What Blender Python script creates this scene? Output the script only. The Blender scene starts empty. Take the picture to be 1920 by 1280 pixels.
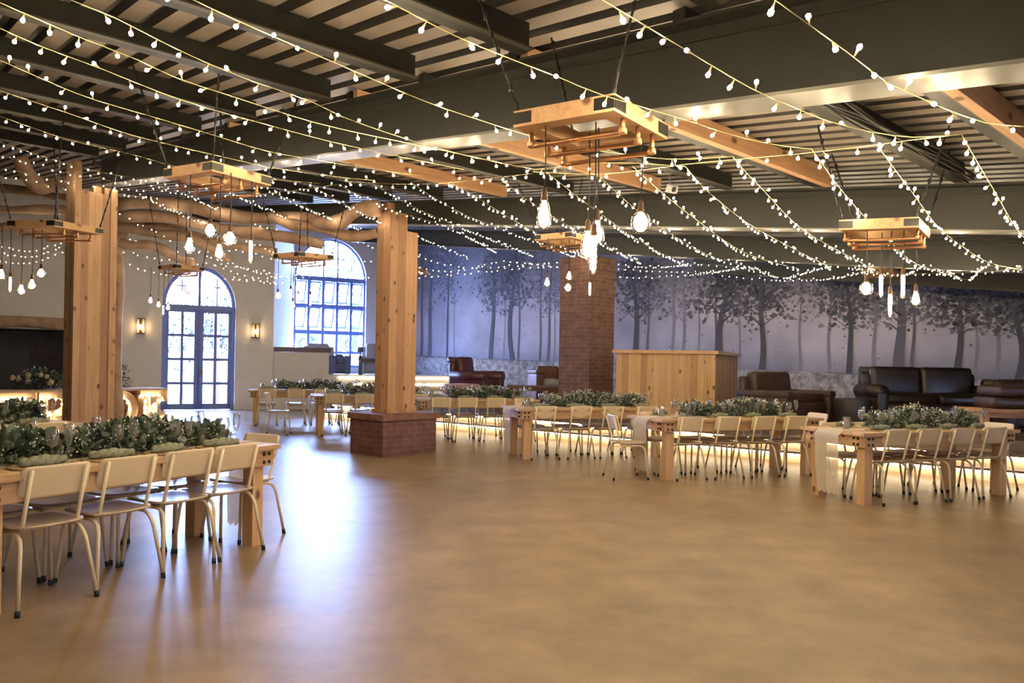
import bpy, bmesh, math, random
from math import sin, cos, pi, sqrt, radians, atan2
from mathutils import Vector, Matrix, noise
from mathutils.geometry import tessellate_polygon
random.seed(7)
S = bpy.context.scene
COL = S.collection

# ------------------------------------------------------------------ camera
F, ROLL, H, CX, CY = 1400.0, 0.018, 1.4, 960.0, 684.0
cd = bpy.data.cameras.new('camera'); cam = bpy.data.objects.new('camera', cd); COL.objects.link(cam)
cd.sensor_width = 36; cd.lens = F / 1920 * 36; cd.shift_y = (CY - 640) / 1920; cd.clip_end = 300; cd.clip_start = .05
cr, sr = cos(ROLL), sin(ROLL)
cam.matrix_world = Matrix(((cr, -sr, 0, 0), (0, 0, -1, 0), (sr, cr, 0, H), (0, 0, 0, 1)))
S.camera = cam

# ------------------------------------------------------------------ world, exposure
w = bpy.data.worlds.new('world'); S.world = w; w.use_nodes = True
nt = w.node_tree; nt.nodes.clear()
o_ = nt.nodes.new('ShaderNodeOutputWorld'); b_ = nt.nodes.new('ShaderNodeBackground')
b_.inputs[0].default_value = (.34, .50, 1.0, 1); b_.inputs[1].default_value = 105.0
nt.links.new(b_.outputs[0], o_.inputs[0])
S.view_settings.view_transform = 'Standard'; S.view_settings.look = 'None'
S.view_settings.exposure = 0.3; S.view_settings.gamma = 1.0; S.view_settings.use_curve_mapping = False
S.cycles.max_bounces = 8; S.cycles.diffuse_bounces = 4; S.cycles.glossy_bounces = 3; S.cycles.transmission_bounces = 6
S.cycles.transparent_max_bounces = 16; S.cycles.sample_clamp_indirect = 4.0; S.cycles.caustics_reflective = False
S.cycles.caustics_refractive = False; S.cycles.use_light_tree = True
FAIRY_E, LED_E, PEND_E, SCONCE_E, MARQUEE_E = 400.0, 18.0, 28.0, 60.0, 30.0

# ------------------------------------------------------------------ geometry helpers
def ray(px, py):
    u, v = px - CX, CY - py
    return (u * cr - v * sr) / F, (u * sr + v * cr) / F
def P(px, py, D):
    X, Z = ray(px, py)
    return Vector((X * D, D, H + Z * D))
def floor_pt(px, py, h=0.0):
    X, Z = ray(px, py)
    return P(px, py, (h - H) / Z)
RD = (.747, .665)                     # purlin direction in plan; beams run across it
def RS(r, s, z):
    return Vector((r * RD[0] - s * RD[1], r * RD[1] + s * RD[0], z))
def rs_of(p):
    return p[0] * RD[0] + p[1] * RD[1], -p[0] * RD[1] + p[1] * RD[0]
def zp(s): return 2.64 + .135 * max(s, 0.0)      # underside of the purlins
def zsheet(s): return zp(s) + .16

class MB:
    def __init__(s): s.v = []; s.f = []; s.m = []; s.sm = []
    def add(s, vs, fs, mat=0, smooth=False, M=None):
        n = len(s.v)
        if M is not None: vs = [M @ Vector(p) for p in vs]
        s.v += [tuple(p) for p in vs]
        for f in fs:
            s.f.append([i + n for i in f]); s.m.append(mat); s.sm.append(smooth)
        return s
    def box(s, c, d, rz=0, mat=0, M=None):
        x, y, z = d[0] / 2, d[1] / 2, d[2] / 2
        vs = [(-x, -y, -z), (x, -y, -z), (x, y, -z), (-x, y, -z), (-x, -y, z), (x, -y, z), (x, y, z), (-x, y, z)]
        c_, s_ = cos(rz), sin(rz)
        vs = [Vector((a * c_ - b * s_ + c[0], a * s_ + b * c_ + c[1], e + c[2])) for a, b, e in vs]
        return s.add(vs, [(0, 3, 2, 1), (4, 5, 6, 7), (0, 1, 5, 4), (1, 2, 6, 5), (2, 3, 7, 6), (3, 0, 4, 7)], mat, False, M)
    def hexa(s, lo, hi, mat=0):
        """prism between two equally long loops of points"""
        n = len(lo)
        return s.add(list(lo) + list(hi), [tuple(range(n))[::-1], tuple(range(n, 2 * n))] + [(i, (i + 1) % n, n + (i + 1) % n, n + i) for i in range(n)], mat)
    def rbox(s, c, d, bev=.03, seg=3, rz=0, mat=0, M=None, puff=0):
        bm = bmesh.new(); bmesh.ops.create_cube(bm, size=1)
        bmesh.ops.scale(bm, vec=d, verts=bm.verts)
        bmesh.ops.bevel(bm, geom=list(bm.edges) , offset=min(bev, min(d) * .49), segments=seg, profile=.5, affect='EDGES')
        if puff:
            bmesh.ops.subdivide_edges(bm, edges=[e for e in bm.edges if e.calc_length() > min(d) * .5], cuts=3, use_grid_fill=True)
            for v in bm.verts:
                a, b = 2 * v.co.x / d[0], 2 * v.co.y / d[1]
                v.co.z += (puff if v.co.z > 0 else -puff * .3) * max(0, 1 - a * a) * max(0, 1 - b * b)
        T = Matrix.Translation(c) @ Matrix.Rotation(rz, 4, 'Z')
        if M is not None: T = M @ T
        bm.verts.ensure_lookup_table(); bm.verts.index_update()
        s.add([v.co.copy() for v in bm.verts], [[v.index for v in f.verts] for f in bm.faces], mat, True, T); bm.free()
        return s
    def tube(s, pts, r, n=8, mat=0, caps=True, M=None, smooth=True):
        pts = [Vector(p) for p in pts]; rr = r if isinstance(r, (list, tuple)) else [r] * len(pts)
        vs, fs = [], []; up = None
        for i, p in enumerate(pts):
            t = (pts[min(i + 1, len(pts) - 1)] - pts[max(i - 1, 0)]).normalized()
            if up is None:
                up = Vector((0, 0, 1)) if abs(t.z) < .9 else Vector((1, 0, 0))
            a = t.cross(up)
            if a.length < 1e-4: a = t.cross(Vector((0, 1, 0)))
            a.normalize(); b = a.cross(t).normalized(); up = b
            for k in range(n):
                q = 2 * pi * k / n
                vs.append(p + (a * cos(q) + b * sin(q)) * rr[i])
        for i in range(len(pts) - 1):
            for k in range(n):
                fs.append((i * n + k, i * n + (k + 1) % n, (i + 1) * n + (k + 1) % n, (i + 1) * n + k))
        if caps: fs += [tuple(range(n))[::-1], tuple(range((len(pts) - 1) * n, len(pts) * n))]
        return s.add(vs, fs, mat, smooth, M)
    def lathe(s, prof, n=16, c=(0, 0, 0), mat=0, M=None, smooth=True):
        vs, fs = [], []
        for r, z in prof:
            for k in range(n):
                q = 2 * pi * k / n; vs.append((c[0] + r * cos(q), c[1] + r * sin(q), c[2] + z))
        for i in range(len(prof) - 1):
            for k in range(n):
                fs.append((i * n + k, i * n + (k + 1) % n, (i + 1) * n + (k + 1) % n, (i + 1) * n + k))
        return s.add(vs, fs, mat, smooth, M)
    def ico(s, c, r, sub=1, mat=0, sc=(1, 1, 1), jit=0):
        bm = bmesh.new(); bmesh.ops.create_icosphere(bm, subdivisions=sub, radius=r)
        bm.verts.index_update()
        vs = [Vector((v.co.x * sc[0], v.co.y * sc[1], v.co.z * sc[2])) * (1 + random.uniform(-jit, jit)) + Vector(c) for v in bm.verts]
        s.add(vs, [[v.index for v in f.verts] for f in bm.faces], mat, True); bm.free(); return s
    def plate(s, outline, fn, th, rings=6, mat=0, M=None):
        """thin shaped board: outline in 2D, fn(x,y)->point, thickness along the face normal"""
        n = len(outline); vs, fs = [], []
        for side in (0, 1):
            for k in range(1, rings + 1):
                q = k / rings
                for (x, y) in outline: vs.append(Vector(fn(x * q, y * q, th * (1 if side == 0 else 0))))
            vs.append(Vector(fn(0, 0, th * (1 if side == 0 else 0))))
        B = rings * n + 1
        for side in (0, 1):
            o = side * B
            for k in range(rings - 1):
                for i in range(n):
                    f = (o + k * n + i, o + k * n + (i + 1) % n, o + (k + 1) * n + (i + 1) % n, o + (k + 1) * n + i)
                    fs.append(f[::-1] if side == 0 else f)
            for i in range(n):
                f = (o + rings * n, o + (i + 1) % n, o + i); fs.append(f[::-1] if side == 0 else f)
        e0 = (rings - 1) * n
        for i in range(n): fs.append((e0 + i, e0 + (i + 1) % n, B + e0 + (i + 1) % n, B + e0 + i)[::-1])
        return s.add(vs, fs, mat, True, M)
    def mesh(s, name, mats):
        me = bpy.data.meshes.new(name); me.from_pydata(s.v, [], s.f)
        if not isinstance(mats, (list, tuple)): mats = [mats]
        for m in mats: me.materials.append(m)
        me.polygons.foreach_set('material_index', s.m); me.polygons.foreach_set('use_smooth', s.sm); me.update()
        return me
    def build(s, name, mats, parent=None, loc=None, rz=0):
        o = bpy.data.objects.new(name, s.mesh(name, mats)); COL.objects.link(o)
        if parent: o.parent = parent
        if loc is not None: o.location = loc
        o.rotation_euler.z = rz
        return o

def smooth_fix(o, ang=40):
    me = o.data
    bm = bmesh.new(); bm.from_mesh(me); bmesh.ops.recalc_face_normals(bm, faces=bm.faces)
    for e in bm.edges:
        if len(e.link_faces) == 2 and e.calc_face_angle(0) > radians(ang): e.smooth = False
    bm.to_mesh(me); bm.free(); return o
def recalc(o):
    bm = bmesh.new(); bm.from_mesh(o.data); bmesh.ops.recalc_face_normals(bm, faces=bm.faces); bm.to_mesh(o.data); bm.free(); return o
def tag(o, label=None, cat=None, group=None, kind=None):
    if label: o['label'] = label
    if cat: o['category'] = cat
    if group: o['group'] = group
    if kind: o['kind'] = kind
    return o
def empty(name, loc=(0, 0, 0), rz=0):
    o = bpy.data.objects.new(name, None); COL.objects.link(o); o.location = loc; o.rotation_euler.z = rz; o.empty_display_size = .1
    return o
KIDS = {}
def dup(root, loc=None, rz=None, label=None, group=None):
    def cp(o, par):
        c = o.copy(); COL.objects.link(c); c.parent = par
        for ch in kids(o): cp(ch, c)
        return c
    c = cp(root, None)
    if loc is not None: c.location = loc
    if rz is not None: c.rotation_euler.z = rz
    if label: c['label'] = label
    if group: c['group'] = group
    return c
def kids(o):
    if o.name not in KIDS: KIDS[o.name] = [x for x in COL.objects if x.parent == o]
    return KIDS[o.name]
ORD = ['first', 'second', 'third', 'fourth', 'fifth', 'sixth', 'seventh', 'eighth', 'ninth', 'tenth', 'eleventh', 'twelfth', 'thirteenth', 'fourteenth', 'fifteenth', 'sixteenth', 'seventeenth', 'eighteenth', 'nineteenth', 'twentieth', 'twenty-first', 'twenty-second']

# ------------------------------------------------------------------ materials
def mat(name, col, rough=.6, metal=0, spec=.5):
    m = bpy.data.materials.new(name); m.use_nodes = True
    b = m.node_tree.nodes['Principled BSDF']
    b.inputs['Base Color'].default_value = (*col, 1); b.inputs['Roughness'].default_value = rough
    b.inputs['Metallic'].default_value = metal; b.inputs['Specular IOR Level'].default_value = spec
    return m
def N(m, t, **kw):
    n = m.node_tree.nodes.new(t)
    for k, v in kw.items():
        if k in n.inputs: n.inputs[k].default_value = v
        else: setattr(n, k, v)
    return n
def L(m, a, b): m.node_tree.links.new(a, b)
def coord(m, scale=(1, 1, 1), kind='Object'):
    tc = N(m, 'ShaderNodeTexCoord'); mp = N(m, 'ShaderNodeMapping'); mp.inputs['Scale'].default_value = scale
    L(m, tc.outputs[kind], mp.inputs['Vector']); return mp.outputs[0]
def ramp(m, fac, stops):
    r = N(m, 'ShaderNodeValToRGB'); e = r.color_ramp.elements
    while len(e) < len(stops): e.new(.5)
    for i, (p, c) in enumerate(stops): e[i].position = p; e[i].color = (*c, 1)
    L(m, fac, r.inputs[0]); return r.outputs[0]
def mixc(m, fac, a, b, mode='MIX'):
    x = N(m, 'ShaderNodeMix', data_type='RGBA', blend_type=mode)
    for s, val in ((0, fac), (6, a), (7, b)):
        if hasattr(val, 'links'): L(m, val, x.inputs[s])
        elif s == 0: x.inputs[0].default_value = val
        else: x.inputs[s].default_value = (*val, 1)
    return x.outputs[2]
def bump(m, h, strength=.2, dist=.02):
    b = N(m, 'ShaderNodeBump'); b.inputs['Strength'].default_value = strength; b.inputs['Distance'].default_value = dist
    L(m, h, b.inputs['Height']); L(m, b.outputs[0], m.node_tree.nodes['Principled BSDF'].inputs['Normal'])
def setc(m, c): L(m, c, m.node_tree.nodes['Principled BSDF'].inputs['Base Color'])
def noisy(name, c1, c2, scale=5, rough=.6, st=.1, det=6, stretch=(1, 1, 1), lo=.35, hi=.65, metal=0):
    m = mat(name, c1, rough, metal); v = coord(m, stretch)
    n = N(m, 'ShaderNodeTexNoise', Scale=scale, Detail=det); L(m, v, n.inputs['Vector'])
    setc(m, ramp(m, n.outputs[0], [(lo, c1), (hi, c2)]))
    if st: bump(m, n.outputs[0], st)
    return m
def wood(name, c1, c2, axis='Z', rough=.55, board=0.0, knots=True, knotcol=(.14, .055, .022)):
    """grain runs along the axis; board = width of the boards side by side (0: one piece)"""
    m = mat(name, c1, rough)
    sc = {'X': (.6, 9, 9), 'Y': (9, .6, 9), 'Z': (9, 9, .6)}[axis]
    v = coord(m, sc)
    n = N(m, 'ShaderNodeTexNoise', Scale=3.0, Detail=5, Distortion=.6); L(m, v, n.inputs['Vector'])
    c = ramp(m, n.outputs[0], [(.3, c1), (.7, c2)])
    if board:
        tc = N(m, 'ShaderNodeTexCoord'); sp = N(m, 'ShaderNodeSeparateXYZ'); L(m, tc.outputs['Object'], sp.inputs[0])
        ad = N(m, 'ShaderNodeMath', operation='ADD')
        if axis == 'X': L(m, sp.outputs[1], ad.inputs[0]); L(m, sp.outputs[2], ad.inputs[1])
        else: L(m, sp.outputs[0], ad.inputs[0]); L(m, sp.outputs[1], ad.inputs[1])
        dv = N(m, 'ShaderNodeMath', operation='DIVIDE'); L(m, ad.outputs[0], dv.inputs[0]); dv.inputs[1].default_value = board
        fl = N(m, 'ShaderNodeMath', operation='FLOOR'); L(m, dv.outputs[0], fl.inputs[0])
        wn = N(m, 'ShaderNodeTexWhiteNoise', noise_dimensions='1D'); L(m, fl.outputs[0], wn.inputs['W'])
        tone = ramp(m, wn.outputs[0], [(0, (.70, .62, .56)), (.5, (.95, .90, .86)), (1, (1.12, 1.08, 1.04))])
        c = mixc(m, 1.0, c, tone, 'MULTIPLY')
        fr = N(m, 'ShaderNodeMath', operation='FRACT'); L(m, dv.outputs[0], fr.inputs[0])
        gap = ramp(m, fr.outputs[0], [(0, (.45, .35, .25)), (.05, (1, 1, 1))])
        c = mixc(m, 1.0, c, gap, 'MULTIPLY')
    if knots:
        ks = {'X': (3.0, 5, 5), 'Y': (5, 3.0, 5), 'Z': (5, 5, 3.0)}[axis]
        v2 = coord(m, ks); vo = N(m, 'ShaderNodeTexVoronoi', Scale=1.3); L(m, v2, vo.inputs['Vector'])
        k = ramp(m, vo.outputs['Distance'], [(.10, (.95, .95, .95)), (.20, (0, 0, 0))])
        c = mixc(m, k, c, knotcol)
    setc(m, c); bump(m, n.outputs[0], .08, .01)
    return m
def brick(name, c1, c2, mortar, sc=1.0, rough=.8):
    m = mat(name, c1, rough); tc = N(m, 'ShaderNodeTexCoord'); sp = N(m, 'ShaderNodeSeparateXYZ'); L(m, tc.outputs['Object'], sp.inputs[0])
    ad = N(m, 'ShaderNodeMath', operation='ADD'); L(m, sp.outputs[0], ad.inputs[0]); L(m, sp.outputs[1], ad.inputs[1])
    cb = N(m, 'ShaderNodeCombineXYZ'); L(m, ad.outputs[0], cb.inputs[0]); L(m, sp.outputs[2], cb.inputs[1])
    b = N(m, 'ShaderNodeTexBrick'); L(m, cb.outputs[0], b.inputs['Vector'])
    b.inputs['Color1'].default_value = (*c1, 1); b.inputs['Color2'].default_value = (*c2, 1); b.inputs['Mortar'].default_value = (*mortar, 1)
    b.inputs['Scale'].default_value = 1.0; b.inputs['Brick Width'].default_value = .24 * sc; b.inputs['Row Height'].default_value = .082 * sc
    b.inputs['Mortar Size'].default_value = .006; b.inputs['Bias'].default_value = -.2
    n = N(m, 'ShaderNodeTexNoise', Scale=7.0, Detail=5); L(m, tc.outputs['Object'], n.inputs['Vector'])
    t = ramp(m, n.outputs[0], [(.3, (.72, .70, .68)), (.7, (1.12, 1.1, 1.08))])
    setc(m, mixc(m, 1.0, b.outputs['Color'], t, 'MULTIPLY'))
    bump(m, b.outputs['Fac'], -.35, .01)
    return m
def emit(name, col, e):
    m = bpy.data.materials.new(name); m.use_nodes = True; t = m.node_tree; t.nodes.clear()
    o = t.nodes.new('ShaderNodeOutputMaterial'); n = t.nodes.new('ShaderNodeEmission')
    n.inputs[0].default_value = (*col, 1); n.inputs[1].default_value = e; t.links.new(n.outputs[0], o.inputs[0]); return m
def glass(name, tint=(1, 1, 1), blend=.35, rough=.02, milk=0):
    m = bpy.data.materials.new(name); m.use_nodes = True; t = m.node_tree; t.nodes.clear()
    o = t.nodes.new('ShaderNodeOutputMaterial'); a = t.nodes.new('ShaderNodeBsdfTransparent'); g = t.nodes.new('ShaderNodeBsdfGlossy')
    a.inputs[0].default_value = (*tint, 1); g.inputs['Roughness'].default_value = rough
    lw = t.nodes.new('ShaderNodeLayerWeight'); lw.inputs[0].default_value = blend; mx = t.nodes.new('ShaderNodeMixShader')
    t.links.new(lw.outputs['Facing'], mx.inputs[0]); t.links.new(a.outputs[0], mx.inputs[1]); t.links.new(g.outputs[0], mx.inputs[2])
    if milk:
        df = t.nodes.new('ShaderNodeBsdfDiffuse'); df.inputs[0].default_value = (.95, .95, 1, 1); m2 = t.nodes.new('ShaderNodeMixShader'); m2.inputs[0].default_value = milk
        t.links.new(mx.outputs[0], m2.inputs[1]); t.links.new(df.outputs[0], m2.inputs[2]); mx = m2
    t.links.new(mx.outputs[0], o.inputs[0]); return m

M = {}
# polished concrete floor
m = M['floor'] = mat('polished_concrete', (.4, .28, .17), .3, 0, .12)
tc = N(m, 'ShaderNodeTexCoord'); mp = N(m, 'ShaderNodeMapping'); mp.inputs['Location'].default_value = (3.3, 1.7, .37); L(m, tc.outputs['Object'], mp.inputs['Vector']); v = mp.outputs[0]
n1 = N(m, 'ShaderNodeTexNoise', Scale=.6, Detail=5, Roughness=.6); L(m, v, n1.inputs['Vector'])
n2 = N(m, 'ShaderNodeTexNoise', Scale=2.7, Detail=7, Roughness=.6); L(m, v, n2.inputs['Vector'])
ca = mixc(m, n1.outputs[0], (.12, .08, .045), (.44, .315, .195))
cb_ = mixc(m, n2.outputs[0], (.42, .40, .38), (1.58, 1.58, 1.58))
setc(m, mixc(m, 1.0, ca, cb_, 'MULTIPLY'))
rr = N(m, 'ShaderNodeMapRange'); rr.inputs['To Min'].default_value = .285; rr.inputs['To Max'].default_value = .42
L(m, n2.outputs[0], rr.inputs[0]); L(m, rr.outputs[0], m.node_tree.nodes['Principled BSDF'].inputs['Roughness'])
M['plaster'] = noisy('white_plaster', (.88, .86, .88), (.92, .90, .92), 3, .85, .05)
M['cream_plaster'] = noisy('cream_plaster', (.86, .78, .64), (.90, .83, .70), 2, .85, .05)
M['dark_steel'] = mat('black_green_steel', (.013, .0135, .0095), .5)
M['flange'] = mat('grey_metal_and_lit_flange', (.17, .16, .14), .5)  # beam undersides: light from below put into the colour; also plain grey fittings
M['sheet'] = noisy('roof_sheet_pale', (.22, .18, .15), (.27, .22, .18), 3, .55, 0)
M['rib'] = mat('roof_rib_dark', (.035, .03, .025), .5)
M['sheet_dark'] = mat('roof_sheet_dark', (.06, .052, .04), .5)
M['pine'] = wood('knotty_pine', (.50, .31, .185), (.64, .43, .275), 'Z', .6, .085)
M['pine2'] = wood('knotty_pine_wide', (.48, .28, .165), (.60, .38, .235), 'Z', .6, .16)
M['timber'] = wood('roof_timber', (.48, .26, .13), (.62, .37, .20), 'X', .6, 0)
M['frame_wood'] = wood('frame_wood', (.54, .31, .15), (.68, .43, .23), 'X', .55, 0)
M['table'] = wood('table_pine', (.54, .36, .20), (.70, .50, .31), 'X', .5, .16)
M['table_leg'] = wood('table_leg_pine', (.56, .34, .18), (.70, .47, .27), 'Z', .5, 0)
M['bar'] = wood('bar_boards', (.52, .34, .18), (.64, .44, .25), 'Z', .55, .085)
M['bar_top'] = wood('bar_counter_top', (.50, .30, .15), (.66, .42, .22), 'X', .4, 0, False)
M['log'] = noisy('debarked_log', (.42, .27, .18), (.62, .44, .32), 4, .7, .2, 6, (1, 1, 1))
M['brick'] = brick('red_brown_brick', (.16, .070, .062), (.22, .098, .085), (.22, .13, .11))
M['brick2'] = brick('tan_brown_brick', (.17, .09, .065), (.24, .135, .10), (.26, .165, .13))
M['cream'] = mat('cream_paint_tube', (.84, .74, .56), .38)
M['cream_back'] = noisy('cream_painted_ply', (.74, .61, .44), (.79, .66, .49), 3, .45, 0)
M['seat'] = noisy('taupe_painted_ply', (.56, .45, .34), (.62, .50, .38), 3, .35, 0)
M['rubber'] = mat('black_rubber', (.012, .012, .012), .6)
M['bolt'] = mat('dark_bolt', (.06, .035, .02), .45, .8)
M['iron'] = mat('black_iron', (.03, .028, .025), .4, .6)
M['copper'] = mat('copper_pipe', (.55, .28, .14), .35, .9)
M['bronze'] = mat('dark_bronze', (.10, .06, .035), .4, .7)
M['brass'] = mat('aged_brass', (.45, .28, .12), .35, .9)
M['blackplastic'] = mat('black_plastic', (.015, .014, .013), .5)
M['glass'] = glass('drinking_glass', (.98, .98, .99), .32, .04, .05)
M['pane'] = glass('window_pane', (.96, .98, 1), .12)
M['bulbglass'] = glass('bulb_glass', (1, .93, .8), .3)
M['candle'] = mat('ivory_candle', (.85, .74, .52), .5)
M['napkin'] = noisy('sage_gauze_napkin', (.20, .21, .15), (.30, .31, .23), 40, .9, .25)
M['mat_woven'] = noisy('woven_grass_mat', (.34, .24, .11), (.52, .39, .20), 70, .8, .5)
M['cloth'] = noisy('gauze_runner', (.90, .84, .74), (.94, .90, .82), 40, .9, .2)
for i, c in enumerate([((.09, .115, .075), (.15, .19, .12)), ((.20, .24, .18), (.32, .36, .28)), ((.035, .05, .032), (.065, .09, .055))]):
    M['leaf%d' % i] = noisy('garland_leaf_%s' % ['mid', 'pale', 'deep'][i], c[0], c[1], 8, .6, 0)
M['gyp'] = mat('white_blossom', (.85, .82, .68), .7)
M['rose'] = mat('cream_rose', (.85, .76, .52), .6)
M['led'] = emit('warm_led', (1, .80, .50), LED_E)
M['fairy'] = emit('fairy_bulb_light', (1, .79, .49), FAIRY_E)
M['fairy_cap'] = mat('fairy_clear_cap', (.55, .42, .2), .3)
M['fairy_wire_near'] = mat('fairy_wire_lit_yellow', (.62, .54, .24), .4)  # bulb light on the near wires is put into this yellow
M['fairy_wire'] = mat('fairy_wire_clear', (.34, .28, .14), .5)
M['pend'] = emit('pendant_glow', (1, .72, .45), PEND_E)
M['sconce'] = emit('sconce_glow', (1, .62, .28), SCONCE_E)
M['marquee'] = emit('marquee_bulb_light', (1, .78, .48), MARQUEE_E)
M['marquee_wood'] = noisy('marquee_letter_board', (.74, .55, .38), (.82, .64, .46), 5, .6, 0)
M['blue_frame'] = mat('blue_painted_steel', (.20, .31, .72), .45)
M['stage_riser'] = mat('stage_riser_cream', (.80, .66, .46), .6)
M['stage_top'] = noisy('stage_boards', (.16, .12, .09), (.24, .18, .13), 3, .5, 0)
M['stage_white'] = noisy('stage_screed', (.55, .52, .50), (.64, .61, .58), 3, .6, 0)
M['oxblood'] = mat('oxblood_leather', (.075, .018, .025), .32)
M['brown_leather'] = noisy('brown_leather', (.036, .018, .012), (.055, .028, .018), 5, .5, .05)
M['black_leather'] = noisy('black_leather', (.014, .009, .007), (.024, .015, .011), 5, .38, .05)
M['tan_leather'] = mat('tan_leather', (.16, .075, .045), .5)
M['pink'] = mat('dusty_pink_fabric', (.42, .28, .30), .8)
M['blue_fabric'] = mat('grey_blue_fabric', (.16, .18, .24), .8)
M['pale_fabric'] = mat('pale_grey_fabric', (.50, .48, .50), .85)
M['dark_wood'] = mat('dark_stained_wood', (.05, .03, .02), .4)
M['mid_wood'] = wood('bench_wood', (.38, .20, .09), (.50, .28, .13), 'X', .5, 0)
m = M['stone'] = mat('rough_plinth', (.5, .5, .5), .9)
v = coord(m, (1, 1, 1)); n1 = N(m, 'ShaderNodeTexNoise', Scale=6.0, Detail=10, Roughness=.75); L(m, v, n1.inputs['Vector'])
setc(m, ramp(m, n1.outputs[0], [(.36, (.20, .18, .17)), (.5, (.48, .46, .45)), (.62, (.72, .71, .70))])); bump(m, n1.outputs[0], .7, .05)
M['shade_cu'] = mat('copper_shade', (.7, .35, .2), .3, .9)
M['grass'] = noisy('outside_grass', (.25, .40, .16), (.40, .52, .28), 5, .9, 0)
M['ground'] = noisy('outside_gravel', (.72, .66, .56), (.80, .75, .66), 3, .9, 0)
M['tree_leaf'] = noisy('outside_leaves', (.010, .020, .014), (.020, .032, .022), 3, .8, 0)
M['bark'] = mat('bark', (.12, .08, .06), .9)
M['fire'] = brick('firebox_brick', (.055, .045, .05), (.075, .06, .065), (.04, .035, .04))
M['vehicle'] = mat('vehicle_paint', (.03, .035, .05), .5)

# ------------------------------------------------------------------ the shell
WD = Vector((sin(radians(62)), cos(radians(62))))          # direction of the door wall and the window wall
WN = Vector((-WD.y, WD.x))                                 # pointing outside
W0 = Vector((-9.39, 20.0))
CA = W0 + WD * -9.0; CB = W0 + WD * 2.89; CC = Vector((-7.33, 25.0)); CD_ = Vector((-3.46, 27.0))
MD = Vector((.743, -.669)); MN = Vector((.669, .743))
CE = CD_ + MD * 33; CF = Vector((13, -10)); CG = Vector((-19, -7))
def v3(p, z): return Vector((p[0], p[1], z))
def ztop(p): return zsheet(rs_of(p)[1]) + .10
fl = MB(); fl.add([(-40, -14, 0), (26, -14, 0), (26, 60, 0), (-40, 60, 0)], [(0, 1, 2, 3)])
tag(fl.build('floor', M['floor']), kind='structure')

def wall(name, a, b, openings, m, th=.35, outn=None, z0=0.0):
    """wall from a to b; openings = list of (t0, t1, zbase, zspring, rise): round or flat headed"""
    a = Vector(a); b = Vector(b); d = (b - a); Ln = d.length; d.normalize(); n = outn
    tops = lambda t: ztop(a + d * t)
    pts = [(0, z0)]
    for (t0, t1, zs, rise) in openings:
        pts.append((t0, z0)); pts.append((t0, zs))
        if rise > 0:
            K = 20; cx = (t0 + t1) / 2; rx = (t1 - t0) / 2
            for k in range(1, K): pts.append((cx - rx * cos(pi * k / K), zs + rise * sin(pi * k / K)))
        pts.append((t1, zs)); pts.append((t1, z0))
    pts += [(Ln, z0), (Ln, tops(Ln)), (0, tops(0))]
    bm = bmesh.new()
    A = [bm.verts.new((a.x + d.x * t, a.y + d.y * t, z)) for t, z in pts]
    B = [bm.verts.new((a.x + d.x * t + n.x * th, a.y + d.y * t + n.y * th, z)) for t, z in pts]
    for tri in tessellate_polygon([[Vector((t, z, 0)) for t, z in pts]]):
        bm.faces.new([A[i] for i in tri]); bm.faces.new([B[i] for i in tri][::-1])
    for i in range(len(pts)): bm.faces.new((A[i], B[i], B[(i + 1) % len(pts)], A[(i + 1) % len(pts)]))
    bmesh.ops.recalc_face_normals(bm, faces=bm.faces)
    me = bpy.data.meshes.new(name); bm.to_mesh(me); bm.free(); me.materials.append(m)
    o = bpy.data.objects.new(name, me); COL.objects.link(o); return tag(o, kind='structure')
# door opening between the jambs, fireplace opening left of it (t measured from CA)
DT0, DT1 = 9.0, 9.0 + 1.86
wall('wall_left', CA, CB, [(3.2, 7.1, 2.08, 0), (DT0, DT1, 2.85, 1.10)], M['plaster'], .35, WN)
# window wall
WT0 = 0.02; WT1 = 2.46; WSILL = 1.22
wall('wall_back', CC, CD_, [(WT0, WT1, 4.25, 1.36)], M['plaster'], .35, WN)
sill = MB(); c = CC + WD * ((WT0 + WT1) / 2) + WN * .17
sill.box((c.x, c.y, WSILL / 2), (WT1 - WT0 - .01, .30, WSILL), atan2(WD.y, WD.x)); tag(sill.build('trim_1', M['plaster']), kind='structure')
def plainwall(name, a, b, m, outn, th=.3): return wall(name, a, b, [], m, th, outn)
rn = (CC - CB).normalized(); plainwall('wall_return', CB, CC, M['plaster'], Vector((-rn.y, rn.x)))
plainwall('wall_right', CD_, CE, M['plaster'], MN)
for nm, a, b in (('wall_east', CE, CF), ('wall_front', CF, CG), ('wall_west', CG, CA)):
    d = (b - a).normalized(); nrm = Vector((d.y, -d.x)); mid = (a + b) / 2
    if nrm.dot(mid - Vector((0, 8))) < 0: nrm = -nrm
    plainwall(nm, a, b, M['cream_plaster'], nrm)

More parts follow.
